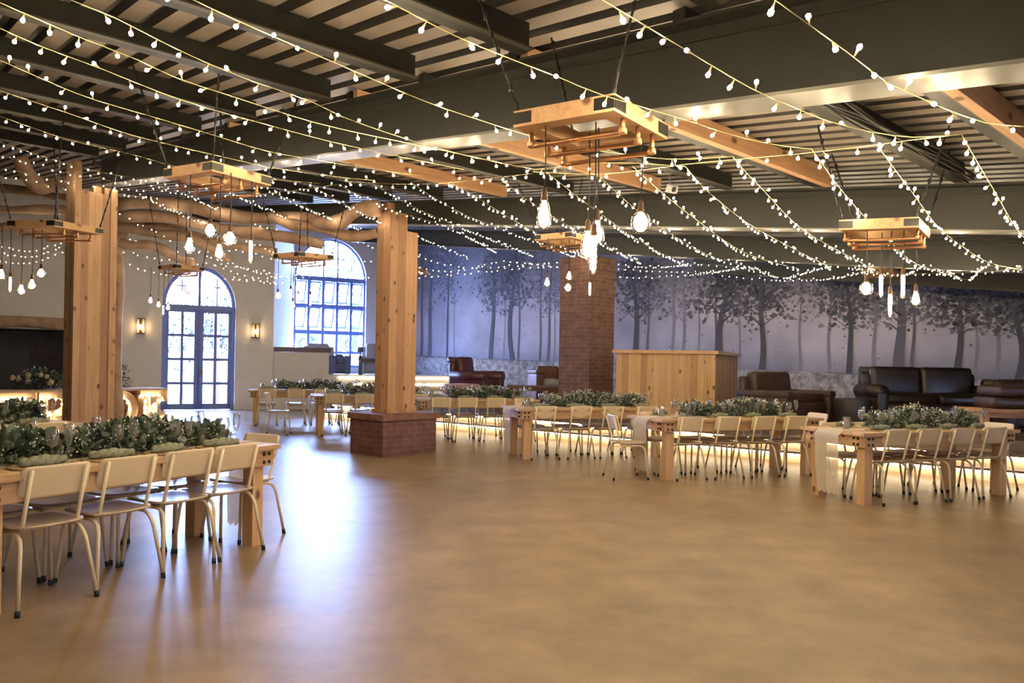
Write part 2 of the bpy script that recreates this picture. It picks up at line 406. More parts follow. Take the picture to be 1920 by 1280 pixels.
# roof sheets: trapezoid profile, ribs across the purlins
def roofmesh(name, r0, r1, mats, s0=-14, s1=28):
    mb = MB(); r = r0; i = 0
    while r < r1:
        a, b, c_, d_ = r, r + .115, r + .128, r + .187; e = r + .20
        for s_a, s_b in ((s0, 0.0), (0.0, s1)):
            za, zb = zsheet(s_a), zsheet(s_b)
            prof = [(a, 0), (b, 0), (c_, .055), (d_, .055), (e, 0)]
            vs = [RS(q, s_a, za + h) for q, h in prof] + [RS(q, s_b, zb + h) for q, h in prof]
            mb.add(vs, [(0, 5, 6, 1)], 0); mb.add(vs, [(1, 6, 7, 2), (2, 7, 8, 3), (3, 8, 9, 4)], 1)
        r += .20
    # closed top
    for s_a, s_b in ((s0, 0.0), (0.0, s1)):
        mb.add([RS(r0, s_a, zsheet(s_a) + .1), RS(r1, s_a, zsheet(s_a) + .1), RS(r1, s_b, zsheet(s_b) + .1), RS(r0, s_b, zsheet(s_b) + .1)], [(0, 1, 2, 3)], 1)
    return tag(mb.build(name, mats), kind='structure')
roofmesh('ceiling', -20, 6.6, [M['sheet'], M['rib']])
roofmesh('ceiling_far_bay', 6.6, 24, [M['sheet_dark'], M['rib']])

# steel beams
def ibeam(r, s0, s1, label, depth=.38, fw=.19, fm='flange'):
    root = empty('steel_beam', RS(r, 0, 0)); tag(root, label, 'beam')
    def seg(name, lo, hi, wd, m):
        mb = MB(); ss = [s0, 0, s1] if s0 < 0 < s1 else [s0, s1]
        o0 = RS(r, 0, 0)
        for a, b in zip(ss, ss[1:]):
            q = []
            for s_ in (a, b):
                z = zp(s_) - .005
                q.append([RS(r - wd / 2, s_, z - lo) - o0, RS(r + wd / 2, s_, z - lo) - o0, RS(r + wd / 2, s_, z - hi) - o0, RS(r - wd / 2, s_, z - hi) - o0])
            mb.hexa(q[0], q[1])
        recalc(mb.build(name, m, root))
    seg('web', depth - .015, .015, .02, M['dark_steel'])
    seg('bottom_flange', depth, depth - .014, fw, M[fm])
    seg('top_flange', .014, 0, fw, M['dark_steel'])
    # fillet lips give the web face its double line
    seg('web_lip', .075, .06, .05, M['dark_steel'])
ibeam(2.75, -5, 12.2, 'dark steel roof beam with underside coloured as lit, nearest, over the left wooden column')
ibeam(6.75, -5, 20.4, 'dark steel roof beam with underside coloured as lit behind the timber rafters')
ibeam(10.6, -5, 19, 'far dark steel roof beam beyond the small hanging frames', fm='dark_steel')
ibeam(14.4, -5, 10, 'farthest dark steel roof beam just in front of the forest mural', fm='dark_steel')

# purlins
def purlin(s, r0, r1, label, m, wd=.07, dp=.15, name='roof_purlin', lip=True):
    z = zp(s); L_ = r1 - r0
    root = empty(name, RS((r0 + r1) / 2, s, z), atan2(RD[1], RD[0])); tag(root, label, 'rafter' if name != 'roof_purlin' else 'purlin', 'steel roof purlins' if name == 'roof_purlin' else 'timber rafters between the steel beams')
    mb = MB(); mb.box((0, 0, dp / 2), (L_, wd, dp)); mb.build('web' if lip else 'plank', m, root)
    if lip:
        mb = MB(); mb.box((0, -wd * .75, .005), (L_, wd * .6, .01)); mb.build('lip', M['sheet_dark'], root)
    return root
for i, s_ in enumerate([.6, 1.75, 2.9, 3.95, 5.05, 6.4, 7.75, 9.1, 10.5, 11.9]):
    purlin(s_, -7, 2.63, 'dark roof purlin on the left bay, %s counted from the camera end' % ORD[i], M['dark_steel'])
for i, s_ in enumerate([1.45, 2.1, 3.27, 4.2, 5.18, 6.4, 7.74, 9.1, 10.5, 11.9, 13.3]):
    purlin(s_, 2.87, 6.63, 'dark roof purlin between two steel beams, %s counted from the camera end' % ORD[i], M['dark_steel'])
for i, (s_, l) in enumerate([(1.36, 'orange timber rafter at the far right edge of the roof'), (3.17, 'orange timber rafter running right from behind the large hanging frame'),
                             (5.08, 'orange timber rafter left of the large hanging frame'), (7.64, 'orange timber rafter nearest the left hanging frame')]):
    purlin(s_, 2.87, 6.63, l, M['timber'], .06, .15, 'timber_rafter', False)
# cables along the dark rafter
mb = MB()
for k in range(7):
    pts = [RS(2.87 + 3.7 * q / 12, 2.02 - .012 * k + .015 * sin(q * 1.3 + k), zp(2) + .012 * (k % 4) + .01 + .02 * sin(q * .9 + k * 2)) for q in range(13)]
    mb.tube(pts, .008, 6)
tag(mb.build('cable_bundle', M['blackplastic']), 'bundle of black cables running along the dark rafter', 'cable')

# ------------------------------------------------------------------ mural wall and plinth
def mural():
    base = CD_ + MN * -.03; Lm = 31.0
    zb = lambda t: 1.66 - .021 * t
    zt = lambda t: ztop(CD_ + MD * t) - .2
    m0 = noisy('mural_mist', (.42, .41, .45), (.78, .74, .78), .55, .75, 0, 5, (1, 1, 1), .3, .62)
    # printed tone gradient of the picture: dark canopy above, mist in the middle
    tc = N(m0, 'ShaderNodeTexCoord'); sp = N(m0, 'ShaderNodeSeparateXYZ'); L(m0, tc.outputs['Object'], sp.inputs[0])
    mr = N(m0, 'ShaderNodeMapRange'); mr.inputs['From Min'].default_value = 1.3; mr.inputs['From Max'].default_value = 5.6; L(m0, sp.outputs[2], mr.inputs[0])
    tone = ramp(m0, mr.outputs[0], [(0, (.42, .43, .48)), (.14, (.85, .84, .90)), (.38, (1, .96, 1)), (.62, (.55, .55, .62)), (.85, (.30, .31, .36))])
    bs = m0.node_tree.nodes['Principled BSDF']; src = bs.inputs['Base Color'].links[0].from_socket
    setc(m0, mixc(m0, 1.0, src, tone, 'MULTIPLY'))
    # fine speckles
    v = coord(m0, (2.2, 2.2, 3.2)); vo = N(m0, 'ShaderNodeTexVoronoi', Scale=1.4); L(m0, v, vo.inputs['Vector'])
    sp2 = ramp(m0, vo.outputs['Distance'], [(.05, (1, 1, 1)), (.1, (0, 0, 0))])
    src = bs.inputs['Base Color'].links[0].from_socket; setc(m0, mixc(m0, sp2, src, (.13, .12, .13)))
    m1 = mat('mural_trunk_dark', (.10, .098, .115), .75); m2 = mat('mural_trunk_mid', (.17, .165, .19), .75); m3 = mat('mural_trunk_pale', (.30, .29, .34), .75)
    mb = MB()
    def q(t, z, off): 
        p = base + MD * t - MN * off; return Vector((p.x, p.y, z))
    K = 62
    for k in range(K):
        a, b = Lm * k / K, Lm * (k + 1) / K
        mb.add([q(a, zb(a), 0), q(b, zb(b), 0), q(b, zt(b), 0), q(a, zt(a), 0)], [(3, 2, 1, 0)], 0)
    rnd = random.Random(11)
    def strip(pts, ws, off, mi):
        vs = []
        for (t, z), wd in zip(pts, ws): vs += [q(t - wd / 2, z, off), q(t + wd / 2, z, off)]
        mb.add(vs, [(2 * i, 2 * i + 2, 2 * i + 3, 2 * i + 1) for i in range(len(pts) - 1)], mi)
    def blob(t, z, r, off, mi):
        n = rnd.randint(5, 8); a0 = rnd.random() * 6
        vs = [q(t + r * rnd.uniform(.5, 1.2) * cos(a0 + 2 * pi * k / n), z + r * rnd.uniform(.5, 1.1) * sin(a0 + 2 * pi * k / n), off) for k in range(n)]
        mb.add(vs, [tuple(range(n))[::-1]], mi)
    def t_at(px):
        k = (px - 960) / F
        return (CD_.x - k * CD_.y) / (k * MD.y - MD.x)
    def tree(t, wd, tone, height, foliage, lean=0, bend=0):
        z0 = zb(t) + .01; z1 = min(z0 + height, zt(t) - .05); pts = []; ws = []
        for k in range(13):
            f = k / 12; pts.append((t + lean * f + bend * sin(f * pi * 1.7) + .02 * sin(f * 9 + t), z0 + (z1 - z0) * f)); ws.append(wd * (1.25 - .75 * f))
        off = {1: .012, 2: .008, 3: .004}[tone]
        strip(pts, ws, off, tone)
        for k in range(foliage // 26 + 2):
            f = rnd.uniform(.42, .95); i = int(f * 12); s_ = rnd.choice((-1, 1)); ln = rnd.uniform(.3, 1.0)
            p0 = pts[i]; br = [(p0[0] + s_ * ln * a, p0[1] + ln * .6 * a + .06 * sin(a * 5)) for a in (0, .35, .7, 1)]
            strip(br, [wd * .3, wd * .22, wd * .15, wd * .07], off, tone)
            for _ in range(7):
                a = rnd.uniform(.3, 1.1); blob(p0[0] + s_ * ln * a + rnd.gauss(0, .12), p0[1] + ln * .6 * a + rnd.gauss(0, .12), rnd.uniform(.02, .055), off + .001, min(3, tone + 1))
        for _ in range(int(foliage * 1.7)):
            f = rnd.betavariate(2.4, 1.5); zz = z0 + (z1 - z0) * (.42 + .60 * f)
            if zz > zt(t) - .1: continue
            blob(t + lean * f + rnd.gauss(0, .42 + .12 * sin(f * 9 + t)), zz, rnd.uniform(.015, .065), off - .001, min(3, tone + (1 if rnd.random() < .75 else 0)))
    for px, wp, tn, fo, ln, bd in [(791, 5, 2, 60, 0, 0), (806, 8, 2, 130, .05, 0), (838, 3, 1, 170, .05, .03), (852, 2, 3, 40, 0, 0), (921, 7, 1, 300, .15, .02), (946, 2, 3, 30, 0, 0), (963, 8, 1, 360, -.1, -.16), (973, 3, 2, 30, 0, 0),
                                   (1013, 3, 2, 120, 0, 0), (1028, 4, 2, 160, .1, 0), (1040, 2, 3, 60, 0, 0), (1100, 6, 2, 120, 0, 0), (1192, 9, 1, 340, -.05, .05), (1215, 3, 2, 90, 0, 0), (1262, 5, 3, 120, 0, 0), (1282, 5, 3, 80, 0, 0), (1310, 3, 3, 30, 0, 0),
                                   (1354, 11, 1, 420, .1, -.13), (1342, 4, 2, 40, 0, 0), (1386, 3, 3, 50, 0, 0), (1429, 9, 1, 330, -.05, .04), (1500, 4, 3, 80, 0, 0), (1555, 5, 3, 80, 0, 0), (1592, 8, 1, 260, 0, .05), (1640, 6, 3, 70, 0, 0), (1686, 15, 2, 240, .05, 0),
                                   (1712, 5, 2, 40, 0, 0), (1797, 9, 1, 300, .05, 0), (1830, 4, 3, 60, 0, 0), (1870, 5, 3, 80, 0, 0), (1912, 10, 1, 280, -.05, .05), (2010, 10, 1, 200, 0, 0), (2100, 8, 2, 160, 0, 0)]:
        t = t_at(px); D = CD_.y + MD.y * t
        wd = wp * D / F / (MD.x + .0) * .92
        tree(t, wd * .9, tn, 4.6, fo, ln, bd)
    o = mb.build('forest_mural', [m0, m1, m2, m3])
    tag(o, 'wall-wide printed mural of misty grey forest trees above the stone plinth', 'mural')
    # rough stone plinth under it
    pl = MB(); K = 120; front, back = [], []
    for k in range(K + 1):
        t = Lm * k / K; p = CD_ + MD * t - MN * .22; jz = .05 * noise.noise(Vector((t * 1.7, 0, 0))) + .02 * noise.noise(Vector((t * 7, 1, 0)))
        jx = .03 * noise.noise(Vector((t * 2, 5, 0)))
        front.append((Vector((p.x - MN.x * jx, p.y - MN.y * jx, 0)), zb(t) + jz - .02)); b = CD_ + MD * t; back.append(Vector((b.x, b.y, 0)))
    vs = []
    for (p, z), b in zip(front, back): vs += [Vector((p.x, p.y, .45)), Vector((p.x, p.y, z)), Vector((b.x, b.y, z + .02)), Vector((b.x, b.y, .45))]
    fs = []
    for k in range(K):
        for j in range(3): fs.append((4 * k + j, 4 * k + j + 1, 4 * k + 5 + j, 4 * k + 4 + j)[::-1])
    pl.add(vs, fs, 0)
    o = pl.build('trim_2', M['stone']); recalc(o); tag(o, kind='structure')
mural()

# ------------------------------------------------------------------ stage with lit steps
SE = Vector((.775, -.632)); SN = Vector((.632, .775)); S0 = Vector((-4.75, 18.6))
def slab(mb, a, b, n, d0, d1, z0, z1, mi=0):
    p = [a + n * d0, b + n * d0, b + n * d1, a + n * d1]
    mb.hexa([v3(q, z0) for q in p], [v3(q, z1) for q in p], mi)
SL = 24.0; S1 = S0 + SE * SL
stg = empty('stage', v3(S0, 0)); stg['kind'] = 'structure'
def stage_part(name, build, m):
    mb = MB(); build(mb); mb.v = [(x - S0.x, y - S0.y, z) for x, y, z in mb.v]; o = mb.build(name, m, stg); recalc(o); return o
stage_part('riser', lambda mb: (slab(mb, S0, S1, SN, .08, .37, 0, .14), slab(mb, S0, S1, SN, .43, .72, 0, .31)), M['stage_riser'])
stage_part('tread', lambda mb: (slab(mb, S0, S1, SN, 0, .37, .14, .17), slab(mb, S0, S1, SN, .35, .74, .31, .34)), M['stage_top'])
def stage_body(mb):
    pts = [S0 + SN * .7, S1 + SN * .7, CE - MN * .2, CD_ - MN * .2, Vector((-5.25, 21.95))]
    mb.hexa([v3(q, 0) for q in pts], [v3(q, .5) for q in pts])
stage_part('deck', stage_body, M['stage_top'])
for k, (d, z) in enumerate(((.012, .118), (.362, .288))):
    mb = MB(); slab(mb, S0, S1, SN, d, d + .016, z, z + .021)
    o = mb.build('led_strip', M['led']); recalc(o)
    tag(o, 'warm glowing light strip under the %s stage step' % ('lowest' if k == 0 else 'second'), 'light strip', 'light strips under the stage steps')
# upper platform by the window
QD = Vector((.868, .496)); QN = Vector((-.496, .868)); Q0 = Vector((-4.86, 23.3)) - QD * .55; Q1 = Q0 + QD * 3.9
plat = empty('platform', v3(Q0, 0)); plat['kind'] = 'structure'
mb = MB(); pts = [Q0, Q1, Vector((-1.55, 25.1)), CD_ - MN * .05, CC + WD * .05 , Vector((-7.0, 22.4)), Vector((-5.5, 22.2))]
mb.hexa([v3(q - Q0, 0) for q in pts], [v3(q - Q0, 1.0) for q in pts]); recalc(mb.build('deck', M['stage_white'], plat))
mb = MB(); slab(mb, Q0 - Q0, Q1 - Q0, QN, -.35, -.005, .5, .8); recalc(mb.build('step', M['stage_white'], plat))
for k, (d, z) in enumerate(((-.372, .70), (-.022, .90))):
    mb = MB(); slab(mb, Q0, Q1, QN, d, d + .018, z, z + .03)
    o = mb.build('led_strip', M['led']); recalc(o)
    tag(o, 'warm light strip on the %s step of the far platform by the window' % ('lower' if k == 0 else 'upper'), 'light strip', 'light strips on the far platform')

# half wall with dark capping
hw0 = Vector((-7.05, 21.55)); hd = Vector((.93, .367)); hl = 1.72
root = empty('half_wall', v3(hw0, 0), atan2(hd.y, hd.x)); root['kind'] = 'structure'
MB().box((hl / 2, .12, .83), (hl, .40, 1.66)).build('wall_body', M['plaster'], root)
MB().box((hl / 2, .12, 1.735), (hl + .10, .50, .13)).build('capping', M['dark_wood'] if False else mat('capping_slab', (.16, .10, .11), .5), root)

# ------------------------------------------------------------------ glazed door and window
def arch_pts(x0, x1, zs, rise, K=24):
    cx = (x0 + x1) / 2; rx = (x1 - x0) / 2
    return [(cx - rx * cos(pi * k / K), zs + rise * sin(pi * k / K)) for k in range(K + 1)]
wr = atan2(WD.y, WD.x)
def bars(mb, x0, z0, x1, z1, wd=.05, dp=.06, y=0):
    if abs(x1 - x0) < 1e-5: mb.box((x0, y, (z0 + z1) / 2), (wd, dp, abs(z1 - z0)))
    else: mb.box(((x0 + x1) / 2, y, z0), (abs(x1 - x0), dp, wd))
def arch_frame(mb, x0, x1, zb, zs, rise, wd, dp, y=0):
    pts = [(x0, zb)] + arch_pts(x0, x1, zs, rise) + [(x1, zb)]
    cx = (x0 + x1) / 2
    inn = [(x0 + wd, zb)] + arch_pts(x0 + wd, x1 - wd, zs, rise - wd) + [(x1 - wd, zb)]
    for i in range(len(pts) - 1):
        a, b, c_, d_ = pts[i], pts[i + 1], inn[i + 1], inn[i]
        mb.hexa([Vector((p[0], y - dp / 2, p[1])) for p in (a, b, c_, d_)], [Vector((p[0], y + dp / 2, p[1])) for p in (a, b, c_, d_)])
DW = DT1 - DT0
dp0 = CA + WD * DT0 + WN * .16
door = empty('door_1', v3(dp0, 0), wr); door['kind'] = 'structure'
mb = MB(); arch_frame(mb, 0.0, DW, 0, 2.85, 1.10, .09, .12); bars(mb, .05, 2.82, DW - .05, 2.82, .13, .10)
bars(mb, DW / 2, 2.85, DW / 2, 3.92, .07, .07); recalc(mb.build('door_frame', M['blue_frame'], door))
mb = MB()
for x in (DW * .26, DW * .74): bars(mb, x, 2.85, x, 3.66, .025, .04)
bars(mb, .12, 3.40, DW - .12, 3.40, .022, .04); mb.build('fanlight_bars', M['blue_frame'], door)
for k, (x0, x1) in enumerate(((.09, DW / 2 - .005), (DW / 2 + .005, DW - .09))):
    mb = MB()
    bars(mb, x0 + .04, 0.03, x0 + .04, 2.76, .15 if k else .09, .06); bars(mb, x1 - .04, 0.03, x1 - .04, 2.76, .09 if k else .15, .06)
    bars(mb, x0, .10, x1, .10, .16, .06); bars(mb, x0, 2.72, x1, 2.72, .08, .06)
    leaf = mb.build('door_leaf', M['blue_frame'], door)
    mb = MB(); bars(mb, (x0 + x1) / 2, .15, (x0 + x1) / 2, 2.7, .075, .045)
    for z in (.74, 1.40, 2.05): bars(mb, x0 + .05, z, x1 - .05, z, .075, .045)
    mb.build('glazing_bars', M['blue_frame'], leaf)
    mb = MB(); mb.add([(x0 + .05, .02, .12), (x1 - .05, .02, .12), (x1 - .05, .02, 2.7), (x0 + .05, .02, 2.7)], [(0, 1, 2, 3)]); mb.build('pane', M['pane'], leaf)
    if k:
        mb = MB(); mb.tube([(x0 + .04, -.03, 1.05), (x0 + .04, -.09, 1.05), (x0 + .04, -.09, 1.05), (x0 + .16, -.09, 1.05)], .012, 8); mb.box((x0 + .04, -.035, 1.02), (.035, .012, .16)); mb.build('handle', M['flange'], leaf)
wp0 = CC + WD * WT0 + WN * .16
WW = WT1 - WT0
win = empty('window_1', v3(wp0, 0), wr); win['kind'] = 'structure'
mb = MB(); arch_frame(mb, 0, WW, WSILL, 4.25, 1.36, .06, .10); bars(mb, .0, WSILL + .03, WW, WSILL + .03, .07, .1)
bars(mb, .03, 4.23, WW - .03, 4.23, .15, .10); recalc(mb.build('window_frame', M['blue_frame'], win))
mb = MB(); xs = [WW * k / 5 for k in range(1, 5)]
for i, x in enumerate(xs):
    bars(mb, x, WSILL, x, 4.2, .08, .06)
    rise = 1.33 * sqrt(max(0, 1 - ((x - WW / 2) / (WW / 2)) ** 2)); bars(mb, x, 4.25, x, 4.23 + rise, .05 if i in (1, 2) else .025, .05)
for z, w_ in ((3.30, .12), (2.40, .12), (1.72, .08)): bars(mb, .03, z, WW - .03, z, w_, .07)
bars(mb, .25, 4.93, WW - .25, 4.93, .025, .04); mb.build('mullions', M['blue_frame'], win)
# ten top-hung sashes pushed open at the bottom
for row, (zt_, zb_) in enumerate(((4.14, 3.36), (3.25, 2.46))):
    for k in range(5):
        x0, x1 = WW * k / 5 + .05, WW * (k + 1) / 5 - .05; h = zt_ - zb_; mb = MB()
        for a, b, c_, d_ in ((0, .045, 0, h), (x1 - x0 - .045, x1 - x0, 0, h), (0, x1 - x0, 0, .045), (0, x1 - x0, h - .045, h)):
            mb.box(((a + b) / 2, 0, -(c_ + d_) / 2), (b - a, .03, d_ - c_))
        s_ = mb.build('sash', M['blue_frame'], win, (x0, 0.05, zt_)); s_.rotation_euler = (radians(32 if row else 26), 0, 0)
        mb = MB(); mb.add([(.03, 0, -.03), (x1 - x0 - .03, 0, -.03), (x1 - x0 - .03, 0, -h + .03), (.03, 0, -h + .03)], [(0, 1, 2, 3)]); mb.build('pane', M['pane'], s_)
mb = MB(); mb.add([(.05, .01, WSILL + .06), (WW - .05, .01, WSILL + .06), (WW - .05, .01, 2.36), (.05, .01, 2.36)], [(0, 1, 2, 3)])
ap = arch_pts(.06, WW - .06, 4.3, 1.25); mb.add([Vector((x, .01, z)) for x, z in ap], [tuple(range(len(ap)))]); mb.build('pane', M['pane'], win)
# daylight portals for the sampler: sky light enters only through these openings
def portal(c2, zc, w_, h_):
    ld = bpy.data.lights.new('daylight_portal', 'AREA'); ld.shape = 'RECTANGLE'; ld.size = w_; ld.size_y = h_; ld.cycles.is_portal = True
    o = bpy.data.objects.new('daylight_portal', ld); COL.objects.link(o); o.location = v3(c2, zc)
    inn = Vector((-WN.x, -WN.y, 0)); o.rotation_euler = inn.to_track_quat('-Z', 'Z').to_euler()
portal(CA + WD * (DT0 + DT1) / 2 + WN * .45, 1.95, DW + .1, 3.9)
portal(CC + WD * (WT0 + WT1) / 2 + WN * .8, 3.4, WW + .6, 4.6)

# ------------------------------------------------------------------ fireplace
fp0 = CA + WD * 3.2
fp = empty('fireplace', v3(fp0, 0), wr); tag(fp, 'large dark open fireplace recess at the left edge behind the wooden column', 'fireplace')
mb = MB(); Wf = 3.9
mb.box((Wf / 2, 1.15, 1.1), (Wf + .2, .1, 2.2)); mb.box((-.05, .75, 1.1), (.1, .78, 2.2)); mb.box((Wf + .05, .75, 1.1), (.1, .78, 2.2)); mb.box((Wf / 2, .75, 2.15), (Wf, .78, .1))
mb.build('firebox', M['fire'], fp)
mb = MB(); mb.box((1.9, 1.06, .95), (1.6, .06, 1.3)); mb.box((1.9, 1.0, 1.02), (1.3, .05, .9)); mb.build('fireback', mat('cast_iron_fireback', (.05, .045, .045), .6), fp)
mb = MB(); pts = [(-.6 + .45 * k, -.12, 2.24 + .02 * sin(k * 1.9)) for k in range(11)]
mb.tube(pts, [.145 + .015 * sin(k * 2.3) for k in range(11)], 14); mb.build('mantel_log', M['log'], fp)

# ------------------------------------------------------------------ outdoors
g = MB(); g.add([(-60, 22, -.02), (20, 22, -.02), (20, 90, -.02), (-60, 90, -.02)], [(0, 1, 2, 3)])
rnd = random.Random(5)
gb = MB(); gb.box((-8, 44, .9), (60, 22, 1.9), 0); tag(gb.build('ground_outside', M['ground']), kind='structure')
def garden_tree(px, py_top, D, base_z, rad, label):
    top = P(px, py_top, D); root = empty('garden_tree', (top.x, D, base_z)); tag(root, label, 'tree', 'garden trees seen through the glass')
    h = top.z - base_z; mb = MB(); mb.tube([(0, 0, 0), (.1, 0, h * .4), (-.1, .1, h * .8)], [.16, .12, .05], 8); mb.build('trunk', M['bark'], root)
    mb = MB()
    for _ in range(900):
        d = Vector((rnd.gauss(0, 1), rnd.gauss(0, 1), rnd.gauss(0, 1))).normalized() * rad * rnd.uniform(.45, 1.0); d.z *= 1.1
        c_ = Vector((0, 0, h - rad)) + d; a = Vector((rnd.gauss(0, 1), rnd.gauss(0, 1), rnd.gauss(0, 1))).normalized() * .13; b = a.cross(Vector((rnd.random(), .3, 1))).normalized() * .06
        mb.add([c_ - a, c_ + b, c_ + a, c_ - b], [(0, 1, 2, 3)])
    mb.build('foliage', M['tree_leaf'], root)
garden_tree(355, 585, 34, 0, 1.6, 'leafy garden tree seen through the left leaf of the glazed door')
garden_tree(392, 560, 38, 0, 2.2, 'taller garden tree seen through the right leaf of the glazed door')
garden_tree(430, 545, 33, 0, 1.5, 'garden shrub tree at the right jamb of the glazed door')
garden_tree(640, 455, 45, 1.8, 2.6, 'garden tree filling the arched top of the window')
garden_tree(672, 470, 40, 1.8, 2.0, 'garden tree at the right side of the arched window')
garden_tree(610, 490, 48, 1.8, 2.4, 'garden tree behind the vehicle outside the arched window')
# porch post and brace outside the door
pr = empty('porch_post', v3(CA + WD * (DT0 + 1.55) + WN * 1.6, 0), wr); tag(pr, 'timber porch post with slanting brace outside the glazed door', 'post')
MB().box((0, 0, 1.9), (.16, .16, 3.8)).build('post', M['mid_wood'], pr)
mb = MB(); mb.tube([(-.75, 0, 3.3), (-1.35, 0, 3.95)], .09, 4); mb.build('brace', M['mid_wood'], pr)
MB().box((-.6, 0, 3.9), (3.0, .14, .18)).build('lintel', M['mid_wood'], pr)
# parked off-road vehicle
vc = P(604, 636, 35); vr = empty('offroad_vehicle', (vc.x - .3, 35, 1.85)); tag(vr, 'pale open off-road vehicle parked outside the arched window', 'car')
mb = MB(); mb.rbox((.4, .9, .85), (3.2, 1.5, .65), .12); mb.rbox((1.3, .9, 1.25), (1.5, 1.3, .35), .1); mb.build('body', M['vehicle'], vr)
mb = MB(); mb.rbox((.2, .9, 1.42), (.08, 1.3, .5), .03); mb.tube([(.3, .3, 1.1), (.3, .3, 1.75), (1.9, .3, 1.75), (1.9, .3, 1.1)], .03, 6); mb.build('roll_bar', M['iron'], vr)
for x in (-.55, 1.6):
    wh = MB(); Mx = Matrix.Translation((x, .05, .4)) @ Matrix.Rotation(pi / 2, 4, 'X')
    wh.lathe([(.2, -.12), (.36, -.12), (.4, -.08), (.4, .08), (.36, .12), (.2, .12)], 24, M=Mx); wo = wh.build('wheel', M['rubber'], vr)
    hb = MB(); hb.lathe([(0, .1), (.08, .12), (.2, .08), (.21, .02)], 16, M=Mx); hb.build('hub', M['flange'], wo)

# ------------------------------------------------------------------ columns
def column1():
    k = P(135, 700, 9.95); root = empty('wooden_column', (k.x, k.y, 0), radians(90 - 41)); 
    tag(root, 'massive knotty pine column at the left on a brick base behind the near table', 'column')
    # local x runs R41, local y runs to the left and away
    for x0, x1, y0, y1, zt_, m in ((-.0, .08, 0, .34, 4.02, 'pine'), (.08, .44, .0, .34, 3.64, 'pine'), (.44, .53, -.02, .34, 3.72, 'pine')):
        MB().box(((x0 + x1) / 2, (y0 + y1) / 2, (.39 + zt_) / 2), (x1 - x0, y1 - y0, zt_ - .39)).build('plank', M[m], root)
    for x, z in ((.30, 3.68), (.44, 3.68)): MB().box((x, .12, z), (.10, .12, .12)).build('packing_block', M['pine'], root)
    return root
def base(loc, rz, name_label, w1=1.15, w2=.86, off=(-.3, -.22), hb=.54):
    root = empty('brick_base', loc, rz); tag(root, name_label, 'base')
    MB().box((w1 / 2 + off[0], w2 / 2 + off[1], hb / 2), (w1 - .08, w2 - .08, hb)).build('brickwork', M['brick'], root)
    MB().box((w1 / 2 + off[0], w2 / 2 + off[1], hb + .045), (w1, w2, .09)).build('brick_capping', brick('capping_brick_%d' % len(bpy.data.materials), (.24, .105, .08), (.30, .14, .10), (.22, .14, .11), .5), root)
column1(); k = P(135, 700, 9.95)
base((k.x, k.y, 0), radians(90 - 41), 'brick base under the left wooden column, behind the near table', hb=.30)
def column2():
    A = Vector((-1.88, 10.95)); ux = Vector((sin(radians(41)), cos(radians(41)))); rz = atan2(ux.y, ux.x)
    base((A.x, A.y, 0), rz, 'low square brick base under the middle wooden column', 1.15, .86, (0, 0))
    uy = Vector((-ux.y, ux.x)); c_ = A + ux * .30 + uy * .27
    root = empty('wooden_column', (c_.x, c_.y, 0), rz); tag(root, 'tall smooth pine column in the middle standing on the brick base', 'column')
    MB().box((.17, .155, 2.17), (.34, .31, 3.08)).build('plank', M['pine2'], root)
    MB().box((.45, .155, 2.04), (.22, .31, 2.82)).build('plank', M['pine2'], root)
    MB().box((.12, .2, 3.79), (.14, .14, .16)).build('packing_block', M['pine2'], root)
    MB().box((.27, .15, .66), (.60, .36, .06)).build('mortar_bed', M['pine2'], root)
column2()
# brick pillar on the stage
c0 = P(1104, 700, 15.3); ux = Vector((sin(radians(43)), cos(radians(43))))
root = empty('brick_pillar', (c0.x, c0.y, .5), atan2(ux.y, ux.x)); tag(root, 'square brown brick pillar standing on the stage left of the bar counter', 'pillar')
sr_, zt_ = .88, zp(rs_of((c0.x, c0.y))[1]) - .5 - .35
MB().box((.43, .40, zt_ / 2), (.86, .80, zt_)).build('brickwork', M['brick2'], root)
# rough log post behind the left column
lp = floor_pt(224, 830); lp = P(217, 700, 14.2)
mb = MB(); mb.tube([(.03 * sin(k * 1.3), 0, 3.5 * k / 8) for k in range(9)], [.12 - .003 * k + .012 * sin(k * 2.1) for k in range(9)], 12)
o = mb.build('log_post', M['log'], None, (lp.x, lp.y, 0)); tag(o, 'rough upright log post just behind the left wooden column', 'post')

# hanging pergola of natural logs
logs = [((-60, 352), 15.5, (116, 366), 14.5, (232, 384), 14.2, .11, 0), ((-60, 383), 15.0, (80, 395), 15.2, (350, 418), 16.2, .12, 1), ((-60, 425), 16.5, (60, 432), 16.0, (240, 440), 16.0, .13, 2),
        ((222, 380), 13.5, (430, 398), 13.0, (596, 420), 12.6, .14, 3), ((596, 425), 12.4, (650, 405), 11.8, (712, 386), 11.4, .14, 4), ((510, 400), 12.5, (600, 432), 12.4, (706, 437), 12.3, .10, 5),
        ((222, 404), 14.5, (400, 422), 14.8, (604, 462), 15.5, .14, 6), ((222, 430), 15.5, (320, 440), 15.8, (430, 483), 16.5, .13, 7), ((222, 452), 16.0, (290, 466), 16.4, (364, 492), 17.0, .13, 8), ((222, 418), 15.8, (380, 445), 16.3, (520, 478), 17.0, .11, 9), ((40, 300), 12.5, (80, 345), 12.8, (150, 340), 13.0, .16, 10)]
